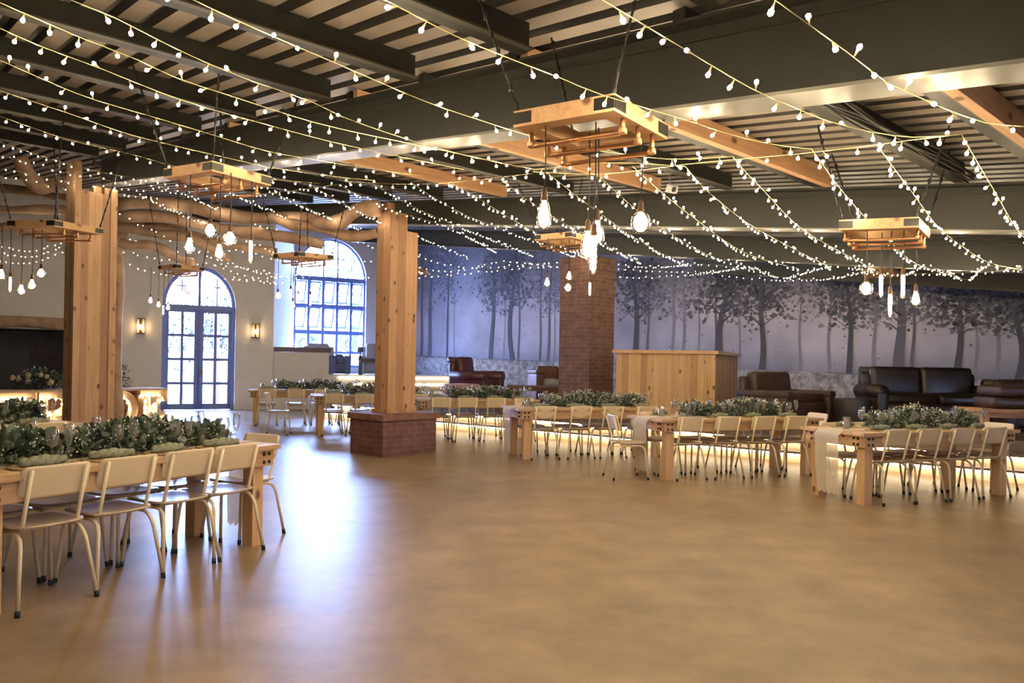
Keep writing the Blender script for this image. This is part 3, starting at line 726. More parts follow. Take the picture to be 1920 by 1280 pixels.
for (a, Da, b, Db, c_, Dc, r, i) in logs:
    p0, p1, p2 = P(*a, Da), P(*b, Db), P(*c_, Dc); pts, rr_ = [], []
    for k in range(15):
        f = k / 14; p = p0 * ((1 - f) * (1 - 2 * f)) + p1 * (4 * f * (1 - f)) + p2 * (f * (2 * f - 1))
        p = p + Vector((0, .06 * sin(f * 8 + i), .05 * sin(f * 9 + i * 2))); pts.append(p - p0); rr_.append(.8 * r * (1 + .14 * sin(f * 11 + i) + .08 * sin(f * 23 + i * 3)))
    mb = MB(); mb.tube(pts, rr_, 12); o = mb.build('ceiling_log', M['log'], None, p0)
    tag(o, ['crooked peeled log left of the column, topmost', 'crooked peeled log passing behind the left column, second down', 'crooked peeled log left of the column, lowest and thickest', 'long pale log spanning from the left column towards the middle column',
            'log rising to the head of the middle column', 'thin log meeting the middle column just under the dark roof', 'brown log with its cut end in front of the arched window', 'log with its cut end above the right half of the glazed door',
            'lowest log with its cut end right above the glazed door arch', 'log between the two that end above the door and the window', 'stubby log end hanging at the top left of the left column'][i], 'log', 'natural logs of the hanging pergola')

# ------------------------------------------------------------------ bar counter
def bar():
    zt_ = 1.72; a = P(1155, 700, 13.9); b = P(1341, 700, 13.5); a2, b2 = Vector((a.x, a.y)), Vector((b.x, b.y))
    ux = (b2 - a2).normalized(); L_ = (b2 - a2).length
    sd = Vector((sin(radians(26)), cos(radians(26))))
    root = empty('bar_counter', v3(a2, .5)); tag(root, 'boxy bar counter clad in upright pine boards beside the brick pillar', 'bar')
    def quad(p, q_, e, z0, z1): return [v3(p - ux * e[0], z0), ]
    pts = [Vector((0, 0)), ux * L_, ux * L_ + sd * 2.4, sd * 2.4]
    mb = MB(); mb.hexa([v3(q, 0) for q in pts], [v3(q, 1.16) for q in pts]); recalc(mb.build('board_cladding', M['bar'], root))
    e = .06; pt = [Vector((0, 0)) - ux * e - sd * e, ux * (L_ + e) - sd * e, ux * (L_ + e) + sd * (2.4 + e), sd * (2.4 + e) - ux * e]
    mb = MB(); mb.hexa([v3(q, 1.16) for q in pt], [v3(q, 1.22) for q in pt]); recalc(mb.build('counter_top', M['bar_top'], root))
bar()

# ------------------------------------------------------------------ seating on the stage
def armchair(px, D, wd, dp_, sh, arm, bh, rz, m, name, label, cat, z=.5, cushions=1, roll=True, legs=False, cm=None):
    p = P(px, 700, D); root = empty(name, (p.x, p.y, z), rz); tag(root, label, cat)
    # front is -Y
    MB().rbox((0, .02, sh * .45 + .03), (wd - .10, dp_ - .08, sh * .75), .05).build('base', m, root)
    cw = (wd - .40) / cushions
    for k in range(cushions):
        x = -(wd - .40) / 2 + cw * (k + .5)
        MB().rbox((x, -.06, sh + .02), (cw - .015, dp_ - .30, .17), .06, 3, puff=.03).build('seat_cushion', cm or m, root)
        MB().rbox((0, 0, 0), (cw - .01, .20, bh - sh + .06), .08, 3, M=Matrix.Translation((x, dp_ / 2 - .20, (bh + sh) / 2)) @ Matrix.Rotation(radians(-9), 4, 'X')).build('back_cushion', m, root)
    mb = MB(); mb.rbox((0, dp_ / 2 - .07, bh * .48), (wd - .14, .15, bh * .90), .06)
    if roll: mb.tube([(-wd / 2 + .12, dp_ / 2 - .02, bh - .06), (wd / 2 - .12, dp_ / 2 - .02, bh - .06)], .085, 14)
    mb.build('backrest', m, root)
    for sgn in (-1, 1):
        mb = MB(); x = sgn * (wd / 2 - .11); mb.rbox((x, -.02, arm * .45), (.19, dp_ - .06, arm * .85), .04)
        if roll: mb.tube([(x + sgn * .02, -dp_ / 2 + .02, arm - .09), (x + sgn * .02, dp_ / 2 - .1, arm - .09)], .12, 16)
        else: mb.rbox((x, -.02, arm - .06), (.22, dp_ - .04, .12), .04)
        mb.build('arm', m, root)
    for sx in (-1, 1):
        for sy in (-1, 1):
            h = .22 if legs else .07
            mb = MB(); mb.tube([(sx * (wd / 2 - .12), sy * (dp_ / 2 - .12), h + .02), (sx * (wd / 2 - .10), sy * (dp_ / 2 - .10), 0)], [.03, .018], 8); mb.build('leg', M['dark_wood'], root)
    return root
R_ = radians
armchair(893, 17.3, 1.0, 1.0, .46, .72, 1.04, R_(62), M['oxblood'], 'leather_armchair', 'oxblood scroll-back leather armchair on the stage right of the middle column', 'armchair')
p = P(866, 700, 15.9); mb = MB(); mb.rbox((0, 0, .24), (.62, .55, .48), .05); tag(mb.build('ottoman', M['pink'], None, (p.x, p.y + .1, .5), R_(50)), 'dusty pink fabric ottoman in front of the oxblood armchair', 'ottoman')
armchair(1032, 18.6, 1.0, .85, .45, .80, .86, R_(15), M['tan_leather'], 'tub_chair', 'tan square tub armchair left of the brick pillar', 'armchair', roll=False, cm=M['pale_fabric'])
def low_table(p, z, L_, W_, H_, m, rz, label, name='coffee_table', legw=.06):
    root = empty(name, (p.x, p.y, z), rz); tag(root, label, 'table')
    MB().box((0, 0, H_ - .025), (L_, W_, .05)).build('table_top', m, root); MB().box((0, 0, H_ - .085), (L_ - .14, W_ - .14, .07)).build('apron', m, root)
    for sx in (-1, 1):
        for sy in (-1, 1): MB().box((sx * (L_ / 2 - .08), sy * (W_ / 2 - .08), (H_ - .05) / 2), (legw, legw, H_ - .05)).build('leg', m, root)
low_table(P(1000, 700, 17.0), .5, 1.15, .6, .44, M['tan_leather'], R_(-5), 'low reddish coffee table between the armchairs left of the brick pillar')
armchair(1473, 12.6, 1.5, 1.0, .42, .56, .84, R_(38), M['brown_leather'], 'fabric_sofa', 'square brown sofa on the stage right of the bar counter', 'sofa', roll=False, cushions=1)
armchair(1740, 12.4, 2.05, 1.0, .44, .66, .96, R_(-4), M['black_leather'], 'leather_sofa', 'dark two-seat leather sofa with rounded arms in front of the mural', 'sofa', cushions=2)
p = P(1600, 700, 12.0); mb = MB(); mb.lathe([(0, 0), (.24, 0), (.27, .1), (.28, .42), (.26, .46), (0, .46)], 24); smooth_fix(mb.build('tub_stool', M['blackplastic'], None, (p.x, p.y, .5)));
tag(bpy.data.objects['tub_stool'], 'round black tub stool between the brown sofa and the two-seat sofa', 'stool')
pb = P(1893, 700, 10.4); low_table(pb, .5, 1.05, .6, .42, M['mid_wood'], R_(-4), 'low wooden bench table at the right edge of the stage', 'bench_table', .09)
for k, (z_, w_, l_) in enumerate(((.93, .95, 'lower brown leather cushion lying on the bench table at the right edge'), (1.085, .85, 'upper brown leather cushion of the stack on the bench table'))):
    mb = MB(); mb.rbox((0, 0, .075), (w_, .55, .145), .05, 3, puff=.01); tag(mb.build('leather_cushion', M['brown_leather'], None, (pb.x + .12, pb.y, z_), R_(-4 + 5 * k)), l_, 'cushion')
armchair(1950, 11.9, 1.5, .95, .42, .60, .78, R_(-6), M['brown_leather'], 'low_sofa', 'low brown leather sofa cut off by the right edge of the picture', 'sofa', cushions=2)
# furniture on the window platform
armchair(636, 24.0, .68, .62, .40, .60, .62, R_(20), M['blue_fabric'], 'lounge_chair', 'small grey-blue lounge chair beside the end of the half wall', 'armchair', z=1.0, roll=False, legs=True)
armchair(696, 24.7, .8, .75, .40, .60, 1.0, R_(10), M['pale_fabric'], 'wing_chair', 'pale wing chair under the window just left of the middle column', 'armchair', z=1.0, roll=False, legs=True)
low_table(P(692, 700, 23.5), 1.0, .72, .5, .52, M['blue_fabric'] if False else M['dark_wood'], R_(20), 'dark side table on the window platform beside the wing chair', 'side_table', .05)
p = P(675, 700, 23.45); lr = empty('table_lamp', (p.x, p.y, 1.52)); tag(lr, 'little table lamp with blue shade at the left end of the side table', 'lamp')
MB().lathe([(0, 0), (.07, 0), (.05, .06), (.02, .12), (.015, .2)], 12).build('lamp_base', M['flange'], lr); MB().lathe([(.10, .2), (.08, .36)], 16).build('lamp_shade', M['blue_fabric'], lr)
armchair(594, 24.0, 1.1, .7, .42, .6, .95, R_(180 + 25), M['pale_fabric'], 'pale_sofa', 'pale sofa whose back shows above the half wall', 'sofa', z=1.0, roll=False)

# ------------------------------------------------------------------ wall lamps
for px, py, D, lb in ((264, 611, None, 'left'), (479, 620, None, 'right')):
    k = (px - 960) / F - .018 * (684 - py) / F; t = (k * W0.y - W0.x) / (WD.x - k * WD.y); q = W0 + WD * t
    z = H + ray(px, py)[1] * q.y
    root = empty('wall_sconce', (q.x - WN.x * .002, q.y - WN.y * .002, z - .2), wr); tag(root, 'bronze glass-sided wall lantern %s of the glazed door' % lb, 'wall lamp', 'wall lanterns beside the glazed door')
    mb = MB(); mb.box((0, -.012, .2), (.05, .02, .36)); mb.box((0, -.08, .005), (.2, .15, .02)); mb.box((0, -.08, .395), (.2, .15, .02)); mb.build('bracket', M['bronze'], root)
    mb = MB()
    for x in (-.09, .09, -.04, .04): mb.box((x, -.145, .2), (.012, .012, .38))
    for x in (-.09, .09): mb.box((x, -.02, .2), (.012, .012, .38))
    mb.build('cage', M['bronze'], root)
    mb = MB(); mb.add([(-.085, -.145, .02), (.085, -.145, .02), (.085, -.145, .38), (-.085, -.145, .38)], [(0, 1, 2, 3)]); mb.build('glass_pane', M['bulbglass'], root)
    mb = MB(); mb.tube([(0, -.08, .02), (0, -.08, .10)], .018, 8); mb.build('lamp_holder', M['brass'], root)
    mb = MB(); mb.ico((0, -.08, .18), .038, 2, 0, (1, 1, 1.4)); mb.build('bulb', M['sconce'], root)

# ------------------------------------------------------------------ hanging wooden frames with pendant bulbs
def hanging_frame(B, u, v_, zb, label, w_=.47, hgt=.072, brackets=True, npipes=3):
    """B: nearest lower corner (x,y); u, v_: edge directions; zb underside height"""
    u = Vector(u).normalized(); v_ = Vector(v_).normalized()
    c_ = Vector(B) + u * w_ / 2 + v_ * w_ / 2
    root = empty('hanging_frame', (c_.x, c_.y, zb), atan2(u.y, u.x)); tag(root, label, 'ceiling frame', 'wooden ceiling frames carrying pendant bulbs')
    rz = root.rotation_euler.z
    def loc(p):  # plan point (relative c_) to local
        q = Vector(p); return Vector((q.x * cos(-rz) - q.y * sin(-rz), q.x * sin(-rz) + q.y * cos(-rz)))
    U, V = loc(u * w_ / 2), loc(v_ * w_ / 2); th = .075 / w_ * 2 * .5
    cs = [-U - V, U - V, U + V, -U + V]; ins = [p * (1 - .34) for p in cs]
    for i in range(4):
        a, b, c2, d = cs[i], cs[(i + 1) % 4], ins[(i + 1) % 4], ins[i]
        mb = MB(); mb.hexa([v3(q, 0) for q in (a, b, c2, d)], [v3(q, hgt) for q in (a, b, c2, d)]); recalc(mb.build('rail', M['frame_wood'], root))
    for i in range(4):
        p = cs[i]; a = (cs[(i + 1) % 4] - p).normalized(); b = (cs[(i - 1) % 4] - p).normalized()
        mb = MB()
        for d, o_ in ((a, b), (b, a)):
            q0 = p - o_ * .004; q1 = q0 + d * .09
            mb.hexa([v3(q0, .012), v3(q1, .012), v3(q1, .062), v3(q0, .062)], [v3(q0 + o_ * .003, .012), v3(q1 + o_ * .003, .012), v3(q1 + o_ * .003, .062), v3(q0 + o_ * .003, .062)])
        recalc(mb.build('corner_bracket', M['iron'], root))
        s_ = rs_of((c_ + Vector(root.matrix_basis.to_3x3() @ v3(p, 0)).to_2d()))[1] if False else rs_of(c_)[1]
        ch = MB(); top = zsheet(s_) - zb - .02; q = p * .92; e = p * 1.6 + (a - b) * .05; nlk = max(4, int((top - .06) / .07))
        ch.tube([(q.x, q.y, .06)] + [(q.x + (e.x - q.x) * f / 3, q.y + (e.y - q.y) * f / 3, .06 + (top - .06) * f / 3 ) for f in (1, 2, 3)], .006, 6)
        for k in range(min(nlk, 14)):
            f = (k + .5) / min(nlk, 14); ch.rbox((q.x + (e.x - q.x) * f, q.y + (e.y - q.y) * f, .06 + (top - .06) * f), (.022, .008, .035), .003, 1, rz=k * pi / 2)
        ch.build('chain', M['iron'], root)
    for k in range(npipes):
        f = -.5 + k * .5; o_ = U * f * 1.1; a = o_ - V * .92; b = o_ + V * .92; dz = -.06 - .012 * k
        mb = MB(); mb.tube([v3(a, .0), v3(a, dz + .012), v3(a + (b - a) * .03, dz), v3(a + (b - a) * .97, dz), v3(b, dz + .012), v3(b, 0)], .011, 10)
        for q in (a, b): mb.rbox((q.x, q.y, dz + .008), (.032, .032, .032), .008, 2)
        mb.build('pipe', M['copper'], root)
    return root
def Z_at(y, x, D): return H + ray(x, y)[1] * D
F1 = hanging_frame((.40, 3.06), (.616, .788), (-.86, .51), 2.45, 'large square wooden ceiling frame nearest the camera, top centre', .48)
F2 = hanging_frame(P(397, 315, 5.15).to_2d(), (.55, .83), (-.88, .47), 2.70, 'square wooden ceiling frame right of the left column', .50)
F3 = hanging_frame(P(1722, 424, 5.1).to_2d(), (.60, .80), (-.95, .31), 2.39, 'square wooden ceiling frame at the right in front of the dark beam', .50)
F4 = hanging_frame(P(1072, 437, 9.0).to_2d(), (.62, .78), (-.85, .53), 2.95, 'wooden ceiling frame hanging just in front of the brick pillar', .52)
F5 = hanging_frame(P(102, 420, 7.8).to_2d(), (.45, .89), (-.99, .12), 2.76, 'wooden ceiling frame left of the left column at the picture edge', .54)
F6 = hanging_frame(P(330, 502, 13).to_2d(), (.62, .78), (-.85, .53), 2.98, 'small far wooden ceiling frame above the glazed door', .52)
F7 = hanging_frame(P(560, 481, 10.5).to_2d(), (.8, .6), (-.85, .53), 2.87, 'small wooden ceiling frame left of the arched window', .52)
F8 = hanging_frame(P(1675, 504, 12.5).to_2d(), (.62, .78), (-.9, .43), Z_at(504, 1660, 12.5), 'far wooden ceiling frame glimpsed behind the right pendant bulbs', .5)

BULB = {'pear': [(0, -.062), (.018, -.060), (.033, -.045), (.037, -.028), (.033, -.005), (.022, .025), (.016, .045), (.014, .055)],
        'teardrop': [(0, -.07), (.02, -.066), (.032, -.045), (.033, -.02), (.024, .03), (.015, .06), (.014, .07)],
        'globe': [(0, -.052), (.02, -.049), (.04, -.03), (.047, 0), (.04, .028), (.022, .043), (.014, .055)],
        'tube': [(0, -.095), (.010, -.092), (.016, -.08), (.016, .06), (.013, .08), (.012, .09)]}
BM = {}
for k_, pr_ in BULB.items():
    BM[k_] = (MB().lathe(pr_, 16).mesh('bulb_' + k_, M['bulbglass']), MB().lathe([(a * .70, b * .82) for a, b in pr_], 12).mesh('filament_' + k_, M['pend']),
              MB().lathe([(.0, .105), (.006, .10), (.012, .092), (.013, .062), (.016, .058), (.016, .048)], 12).mesh('socket', M['bronze']))
def child(name, me, par, loc=(0, 0, 0), sc=None):
    o = bpy.data.objects.new(name, me); COL.objects.link(o); o.parent = par; o.location = loc
    if sc: o.scale = sc
    return o
def pendant(px, py, D, kind, label, sc=1.0, top=None, lit=True):
    p = P(px, py, D); root = empty('pendant_bulb', p); tag(root, label, 'pendant lamp', 'pendant filament bulbs')
    dz = {'pear': 0, 'teardrop': .01, 'globe': 0, 'tube': .03}[kind]
    child('glass_bulb', BM[kind][0], root, sc=(sc,) * 3)
    if lit: child('filament', BM[kind][1], root, sc=(sc,) * 3)
    child('socket', BM[kind][2], root, (0, 0, dz * sc), (sc,) * 3)
    h = (top if top is not None else 2.8) - p.z
    mb = MB(); mb.tube([(0, 0, .11 * sc), (0.004, 0, h * .5), (0, 0, h)], .0035, 6); mb.build('cord', M['blackplastic'], root)
sets = [
 ('the large near frame', 3.35, 2.47, [(1020, 401, 'teardrop', 'leftmost'), (1102, 457, 'teardrop', 'second from left'), (1119, 433, 'pear', 'middle and higher'), (1113, 474, 'tube', 'lowest tube'), (1201, 417, 'globe', 'rightmost')]),
 ('the frame right of the left column', 5.35, 2.72, [(355, 458, 'pear', 'leftmost'), (394, 432, 'globe', 'highest'), (411, 470, 'pear', 'lowest'), (431, 447, 'globe', 'second from right'), (470, 470, 'tube', 'rightmost tube')]),
 ('the right frame', 5.35, 2.41, [(1624, 541, 'globe', 'leftmost globe'), (1652, 534, 'tube', 'second from left'), (1669, 571, 'tube', 'lowest tube'), (1693, 535, 'tube', 'second from right'), (1717, 558, 'pear', 'rightmost')]),
 ('the frame before the brick pillar', 9.2, 2.97, [(1026, 528, 'pear', 'leftmost'), (1067, 516, 'pear', 'upper middle'), (1065, 539, 'globe', 'lower middle'), (1106, 541, 'tube', 'rightmost tube')]),
 ('the frame left of the left column', 8.0, 2.78, [(3, 513, 'pear', 'leftmost'), (19, 532, 'tube', 'second from left'), (40, 542, 'pear', 'lowest middle'), (60, 532, 'pear', 'second from right'), (77, 512, 'globe', 'rightmost')]),
 ('the small frame above the door', 13.2, 3.0, [(282, 562, 'pear', 'leftmost'), (297, 570, 'pear', 'second from left'), (306, 581, 'tube', 'lowest'), (315, 575, 'pear', 'rightmost')]),
 ('the small frame left of the window', 10.7, 2.89, [(521, 554, 'globe', 'brightest leftmost'), (545, 548, 'pear', 'second from left'), (549, 571, 'pear', 'lowest'), (559, 557, 'pear', 'second from right'), (582, 562, 'tube', 'rightmost')])]
for nm, D, zt_, lst in sets:
    for i, (x, y, kd, pos) in enumerate(lst):
        pendant(x, y, D + .08 * ((i * 2) % 3 - 1), kd, '%s glowing filament bulb under %s' % (pos, nm), 1.0, zt_)
# copper shade pendant and flood light
p = P(790, 509, 17.0); root = empty('shade_pendant', p); tag(root, 'copper cone pendant lamp peeking out right of the middle column', 'pendant lamp')
MB().lathe([(.22, -.05), (.10, .02), (.03, .06), (.02, .10)], 20).build('lamp_shade', M['shade_cu'], root); mb = MB(); mb.ico((0, 0, -.02), .04, 1); mb.build('bulb', M['pend'], root); mb = MB(); mb.tube([(0, 0, .1), (0, 0, 1.3)], .008, 6); mb.build('cord', M['blackplastic'], root)
p = P(1260, 354, 7.2); root = empty('flood_light', p, .5); tag(root, 'little white flood light fixed under the dark beam right of the centre', 'lamp')
mb = MB(); mb.rbox((0, 0, 0), (.11, .06, .08), .012, 2, M=Matrix.Rotation(.4, 4, 'X')); mb.build('housing', M['pale_fabric'], root); mb = MB(); mb.lathe([(0, .035), (.025, .033), (.03, .02)], 12, M=Matrix.Rotation(1.97, 4, 'X')); mb.build('lens', M['blackplastic'], root)
mb = MB(); mb.tube([(0, 0.02, .03), (0, .05, .14)], .008, 6); mb.build('bracket', M['flange'], root)

# ------------------------------------------------------------------ fairy lights
fb = MB(); fb.tube([(0, 0, 0), (0, 0, -.012), (0, 0, -.026)], [.0018, .003, .0055], 6, 1); fb.ico((0, 0, -.031), .0082, 1, 0, (1, 1, 1.25))
FBM = fb.mesh('fairy_bulb', [M['fairy'], M['fairy_cap']])
B1, B2 = 2.70, 6.6
def D_beam(px, py, r):   # distance at which the pixel's ray crosses the vertical plane of a beam
    X, Z = ray(px, py); return r / (X * RD[0] + RD[1])
def D_mur(px, py, d=2.0):
    X, Z = ray(px, py); return (17.75 - d) / (X * MN.x + MN.y)
STR_N = [0]
def string(wp, anchors, label, group, step=.085, extend=0.0):
    """wp: way points along the string; anchors {index: distance}; plan path straight between anchors"""
    pts = [None] * len(wp); idx = sorted(anchors)
    for a, b in zip(idx, idx[1:]):
        pa, pb = P(*wp[a], anchors[a]), P(*wp[b], anchors[b])
        for i in range(a, b + 1):
            X, Z = ray(*wp[i]); den = (pb.x - pa.x) - X * (pb.y - pa.y)
            t = (X * pa.y - pa.x) / den if abs(den) > 1e-6 else 0
            D = pa.y + (pb.y - pa.y) * t; pts[i] = P(*wp[i], D)
    if extend:
        d = (pts[0] - pts[1]).normalized(); pts.insert(0, pts[0] + d * extend)
    for i, q in enumerate(pts):                       # stay below the beams: slide along the line of sight
        up, sc_ = (q.z - H) / q.y, rs_of(q)[1] / q.y; den = up - .135 * sc_; lim = (2.64 - .43 - H) / den if den > 1e-4 else 99
        if lim < q.y and q.y > 2.0: pts[i] = q = Vector((q.x * lim / q.y, lim, H + up * lim))
        zz = zp(rs_of(q)[1]) - .02
        if q.z > zz: q.z = zz
    # smooth resample
    path = []
    for i in range(len(pts) - 1):
        p0, p1, p2, p3 = pts[max(i - 1, 0)], pts[i], pts[i + 1], pts[min(i + 2, len(pts) - 1)]
        n = max(2, int((p2 - p1).length / .12))
        for k in range(n):
            t = k / n; path.append(.5 * ((2 * p1) + (p2 - p0) * t + (2 * p0 - 5 * p1 + 4 * p2 - p3) * t * t + (3 * p1 - p0 - 3 * p2 + p3) * t ** 3))
    path.append(pts[-1]); org = path[0].copy()
    root = bpy.data.objects.new('fairy_light_string', None); COL.objects.link(root); root.location = org; tag(root, label, 'string lights', group)
    mb = MB(); near = min(q.y for q in path)
    mb.tube([q - org for q in path], .0020 if near < 4.6 else .0014, 4, smooth=True); mb.build('wire', M['fairy_wire_near'] if near < 4.6 else M['fairy_wire'], root)
    Ls = [0]
    for a, b in zip(path, path[1:]): Ls.append(Ls[-1] + (b - a).length)
    tot = Ls[-1]; n = min(100, max(4, int(tot / step))); j = 0; rr_ = random.Random(STR_N[0]); STR_N[0] += 1
    for k in range(n):
        s_ = tot * (k + .5 + rr_.uniform(-.2, .2)) / n
        while j < len(Ls) - 2 and Ls[j + 1] < s_: j += 1
        f = (s_ - Ls[j]) / max(1e-6, Ls[j + 1] - Ls[j]); q = path[j].lerp(path[j + 1], f) - org
        o = bpy.data.objects.new('bulb', FBM); COL.objects.link(o); o.parent = root; o.location = q
        up = rr_.random() < .22
        o.rotation_euler = (rr_.gauss(0, .5) + (pi if up else 0), rr_.gauss(0, .5), rr_.random() * 6)
        sc = 1.0 if near < 6 else .7; o.scale = (sc, sc, sc)
def cross_beam(wp, r=B1):
    """insert the point where the string passes under the beam's lower edge"""
    for i in range(len(wp) - 1):
        (x0, y0), (x1, y1) = wp[i], wp[i + 1]
        def g(x, y):
            D = D_beam(x, y, r); q = P(x, y, D); return q.z - (zp(rs_of(q)[1]) - .40)
        g0, g1 = g(x0, y0), g(x1, y1)
        if g0 > 0 >= g1:
            t = g0 / (g0 - g1); x, y = x0 + (x1 - x0) * t, y0 + (y1 - y0) * t
            return wp[:i + 1] + [(x, y)] + wp[i + 1:], i + 1
    return wp, None
G1 = [
 [(1453, 0), (1587, 97), (1663, 155), (1763, 200), (1847, 230), (1925, 237)],
 [(1130, 0), (1280, 90), (1407, 165), (1493, 203), (1553, 227), (1633, 247), (1713, 257), (1800, 252)],
 [(723, 0), (853, 67), (957, 110), (1053, 147), (1127, 177), (1280, 223), (1397, 260), (1480, 275), (1522, 279)],
 [(363, 0), (477, 53), (640, 123), (797, 190), (893, 223), (977, 250), (1097, 278), (1250, 298), (1375, 293)],
 [(133, 0), (223, 37), (313, 83), (400, 123), (487, 157), (583, 190), (640, 218), (720, 247), (783, 267), (897, 297), (1007, 318)],
 [(0, 5), (143, 67), (260, 113), (333, 147), (440, 182), (547, 217), (640, 242), (807, 277), (940, 305)],
 [(0, 53), (77, 87), (193, 130), (300, 173), (390, 203), (487, 230), (610, 263), (740, 292), (870, 318)],
 [(0, 113), (107, 160), (177, 187), (280, 217), (367, 243), (500, 283), (640, 308), (790, 330)],
 [(0, 170), (130, 213), (247, 253), (370, 283), (500, 313), (620, 330), (700, 338)],
 [(0, 218), (133, 263), (250, 290), (333, 313), (467, 332), (600, 344)],
 [(0, 267), (113, 303), (200, 325), (330, 345), (500, 352)],
 [(0, 290), (110, 320), (230, 343), (420, 358)],
 [(0, 313), (110, 338), (220, 352), (340, 360)],
 [(0, 330), (100, 350), (220, 364), (300, 370)]]
for i, wp in enumerate(G1):
    wp2, ci = cross_beam(wp)
    xe, ye = wp2[-1]; De = min(D_beam(xe, ye, 5.0), 14.0)
    X, Z = ray(*wp2[0])
    anc = {len(wp2) - 1: De}
    if ci is not None:
        x, y = wp2[ci]; Dc = D_beam(x, y, B1) * .985; anc[ci] = Dc
        zc = P(x, y, Dc).z; D0 = (zc + (-.02 if i < 3 else -.05) - H) / Z
        D0 = max(1.2, min(D0, Dc * .97)); anc[0] = D0
    else: anc[0] = min(D_beam(*wp2[0], 2.0), (3.55 + .1 * (i - 9) - H) / Z)
    string(wp2, anc, 'warm fairy light string sweeping from top left, %s from the right' % ORD[i], 'fairy light strings of the near fan', .14, 1.2 if i < 6 else 0)
G2 = [
 [(1803, 252), (1863, 355), (1920, 445), (1990, 500)], [(1645, 273), (1710, 360), (1770, 435), (1850, 490), (1915, 505)], [(1522, 280), (1585, 365), (1645, 430), (1720, 495), (1800, 520)],
 [(1375, 295), (1425, 350), (1520, 440), (1640, 505)], [(1285, 312), (1340, 370), (1430, 435), (1560, 503)], [(1186, 312), (1290, 400), (1400, 475), (1500, 505)], [(1120, 327), (1225, 417), (1330, 478), (1400, 500)],
 [(1026, 324), (1124, 399), (1217, 462), (1290, 498)], [(936, 335), (1030, 402), (1120, 451), (1200, 492)], [(840, 338), (880, 361), (992, 429), (1105, 485)], [(770, 342), (880, 406), (1030, 462), (1080, 482)],
 [(700, 346), (790, 395), (880, 432), (1000, 480)], [(640, 350), (740, 395), (850, 430), (930, 472)], [(590, 352), (700, 410), (800, 450), (880, 485)], [(500, 355), (600, 400), (700, 440), (790, 480)],
 [(430, 358), (520, 400), (620, 435), (720, 470)], [(340, 360), (440, 405), (540, 440), (640, 475)], [(260, 365), (360, 410), (460, 450), (560, 490)], [(222, 400), (320, 450), (420, 490), (520, 520)]]
for i, wp in enumerate(G2):
    D0 = min(D_beam(*wp[0], 5.0), 13.0); De = min(D_mur(*wp[-1], 2.6), 17.5)
    string(wp, {0: D0, len(wp) - 1: De}, 'warm fairy light string falling towards the mural, %s counted from the right' % ORD[i], 'fairy light strings of the far fan', .165)
G3 = [([(1640, 272), (1500, 288), (1400, 297), (1285, 308)], 5, 'level fairy light string between the rafters at upper right'), ([(1285, 308), (1130, 326), (1000, 322)], 5, 'level fairy light string just under the large frame'),
      ([(1000, 325), (800, 345), (640, 340)], 5, 'level fairy light string left of the large frame'), ([(640, 345), (450, 366), (300, 352)], 5, 'level fairy light string right of the left column top'),
      ([(1800, 252), (1712, 262), (1640, 272)], 5, 'short level fairy light string at the right rafters'), ([(1000, 318), (1140, 305), (1285, 312)], 5, 'slack fairy light string crossing below the large frame'),
      ([(780, 478), (860, 500), (960, 498), (1050, 490)], 0, 'upper fairy light swag between middle column and brick pillar'), ([(780, 520), (880, 512), (1000, 500), (1100, 503)], 0, 'lower fairy light swag between middle column and brick pillar'),
      ([(780, 500), (850, 508), (940, 490), (1050, 500)], 0, 'middle fairy light swag between middle column and brick pillar'), ([(1050, 492), (1150, 505), (1250, 508), (1350, 512)], 0, 'fairy light swag across the brick pillar head'),
      ([(1100, 510), (1200, 520), (1300, 514), (1400, 500)], 0, 'fairy light swag right of the brick pillar, lower'), ([(1120, 495), (1220, 500), (1320, 495), (1420, 508)], 0, 'fairy light swag right of the brick pillar, upper'),
      ([(1350, 515), (1450, 524), (1550, 522), (1640, 503)], 0, 'fairy light swag in front of the middle mural trees'), ([(1400, 498), (1470, 520), (1560, 498), (1640, 515)], 0, 'wavy fairy light swag in front of the middle mural trees'),
      ([(1600, 498), (1680, 517), (1740, 500), (1812, 524), (1850, 498), (1920, 508)], 0, 'scalloped fairy light swag at the right end of the mural'), ([(1660, 515), (1760, 512), (1850, 510), (1920, 500)], 0, 'straight fairy light swag at the right end of the mural'),
      ([(225, 492), (300, 512), (400, 520), (520, 528)], 1, 'lower fairy light swag over the glazed door'), ([(225, 470), (330, 490), (450, 500), (550, 522)], 1, 'upper fairy light swag over the glazed door'),
      ([(400, 495), (480, 520), (560, 515), (700, 520)], 1, 'fairy light swag running from door to arched window'), ([(430, 520), (520, 530), (600, 510), (700, 488)], 1, 'rising fairy light swag across the arched window'),
      ([(0, 460), (60, 470), (120, 452)], 2, 'topmost fairy light swag left of the left column'), ([(0, 475), (60, 480), (120, 460)], 2, 'middle fairy light swag left of the left column'), ([(-5, 488), (55, 492), (120, 470)], 2, 'lowest fairy light swag left of the left column'),
      ([(222, 440), (330, 470), (450, 470), (560, 500)], 1, 'fairy light swag crossing the pergola logs')]
for wp, md, lb in G3:
    if md == 5: a = {0: min(D_beam(*wp[0], 5.0), 12.5), len(wp) - 1: min(D_beam(*wp[-1], 5.0), 12.5)}
    elif md == 0: a = {0: min(D_mur(*wp[0], 2.6), 17.5), len(wp) - 1: min(D_mur(*wp[-1], 2.6), 17.5)}
    elif md == 1: a = {0: 16.5, len(wp) - 1: 17.5}
    else: a = {0: 15.5, len(wp) - 1: 15.0}
    string(wp, a, 'warm ' + lb, 'level fairy light swags', .15 if md in (0, 1, 2) else .15)

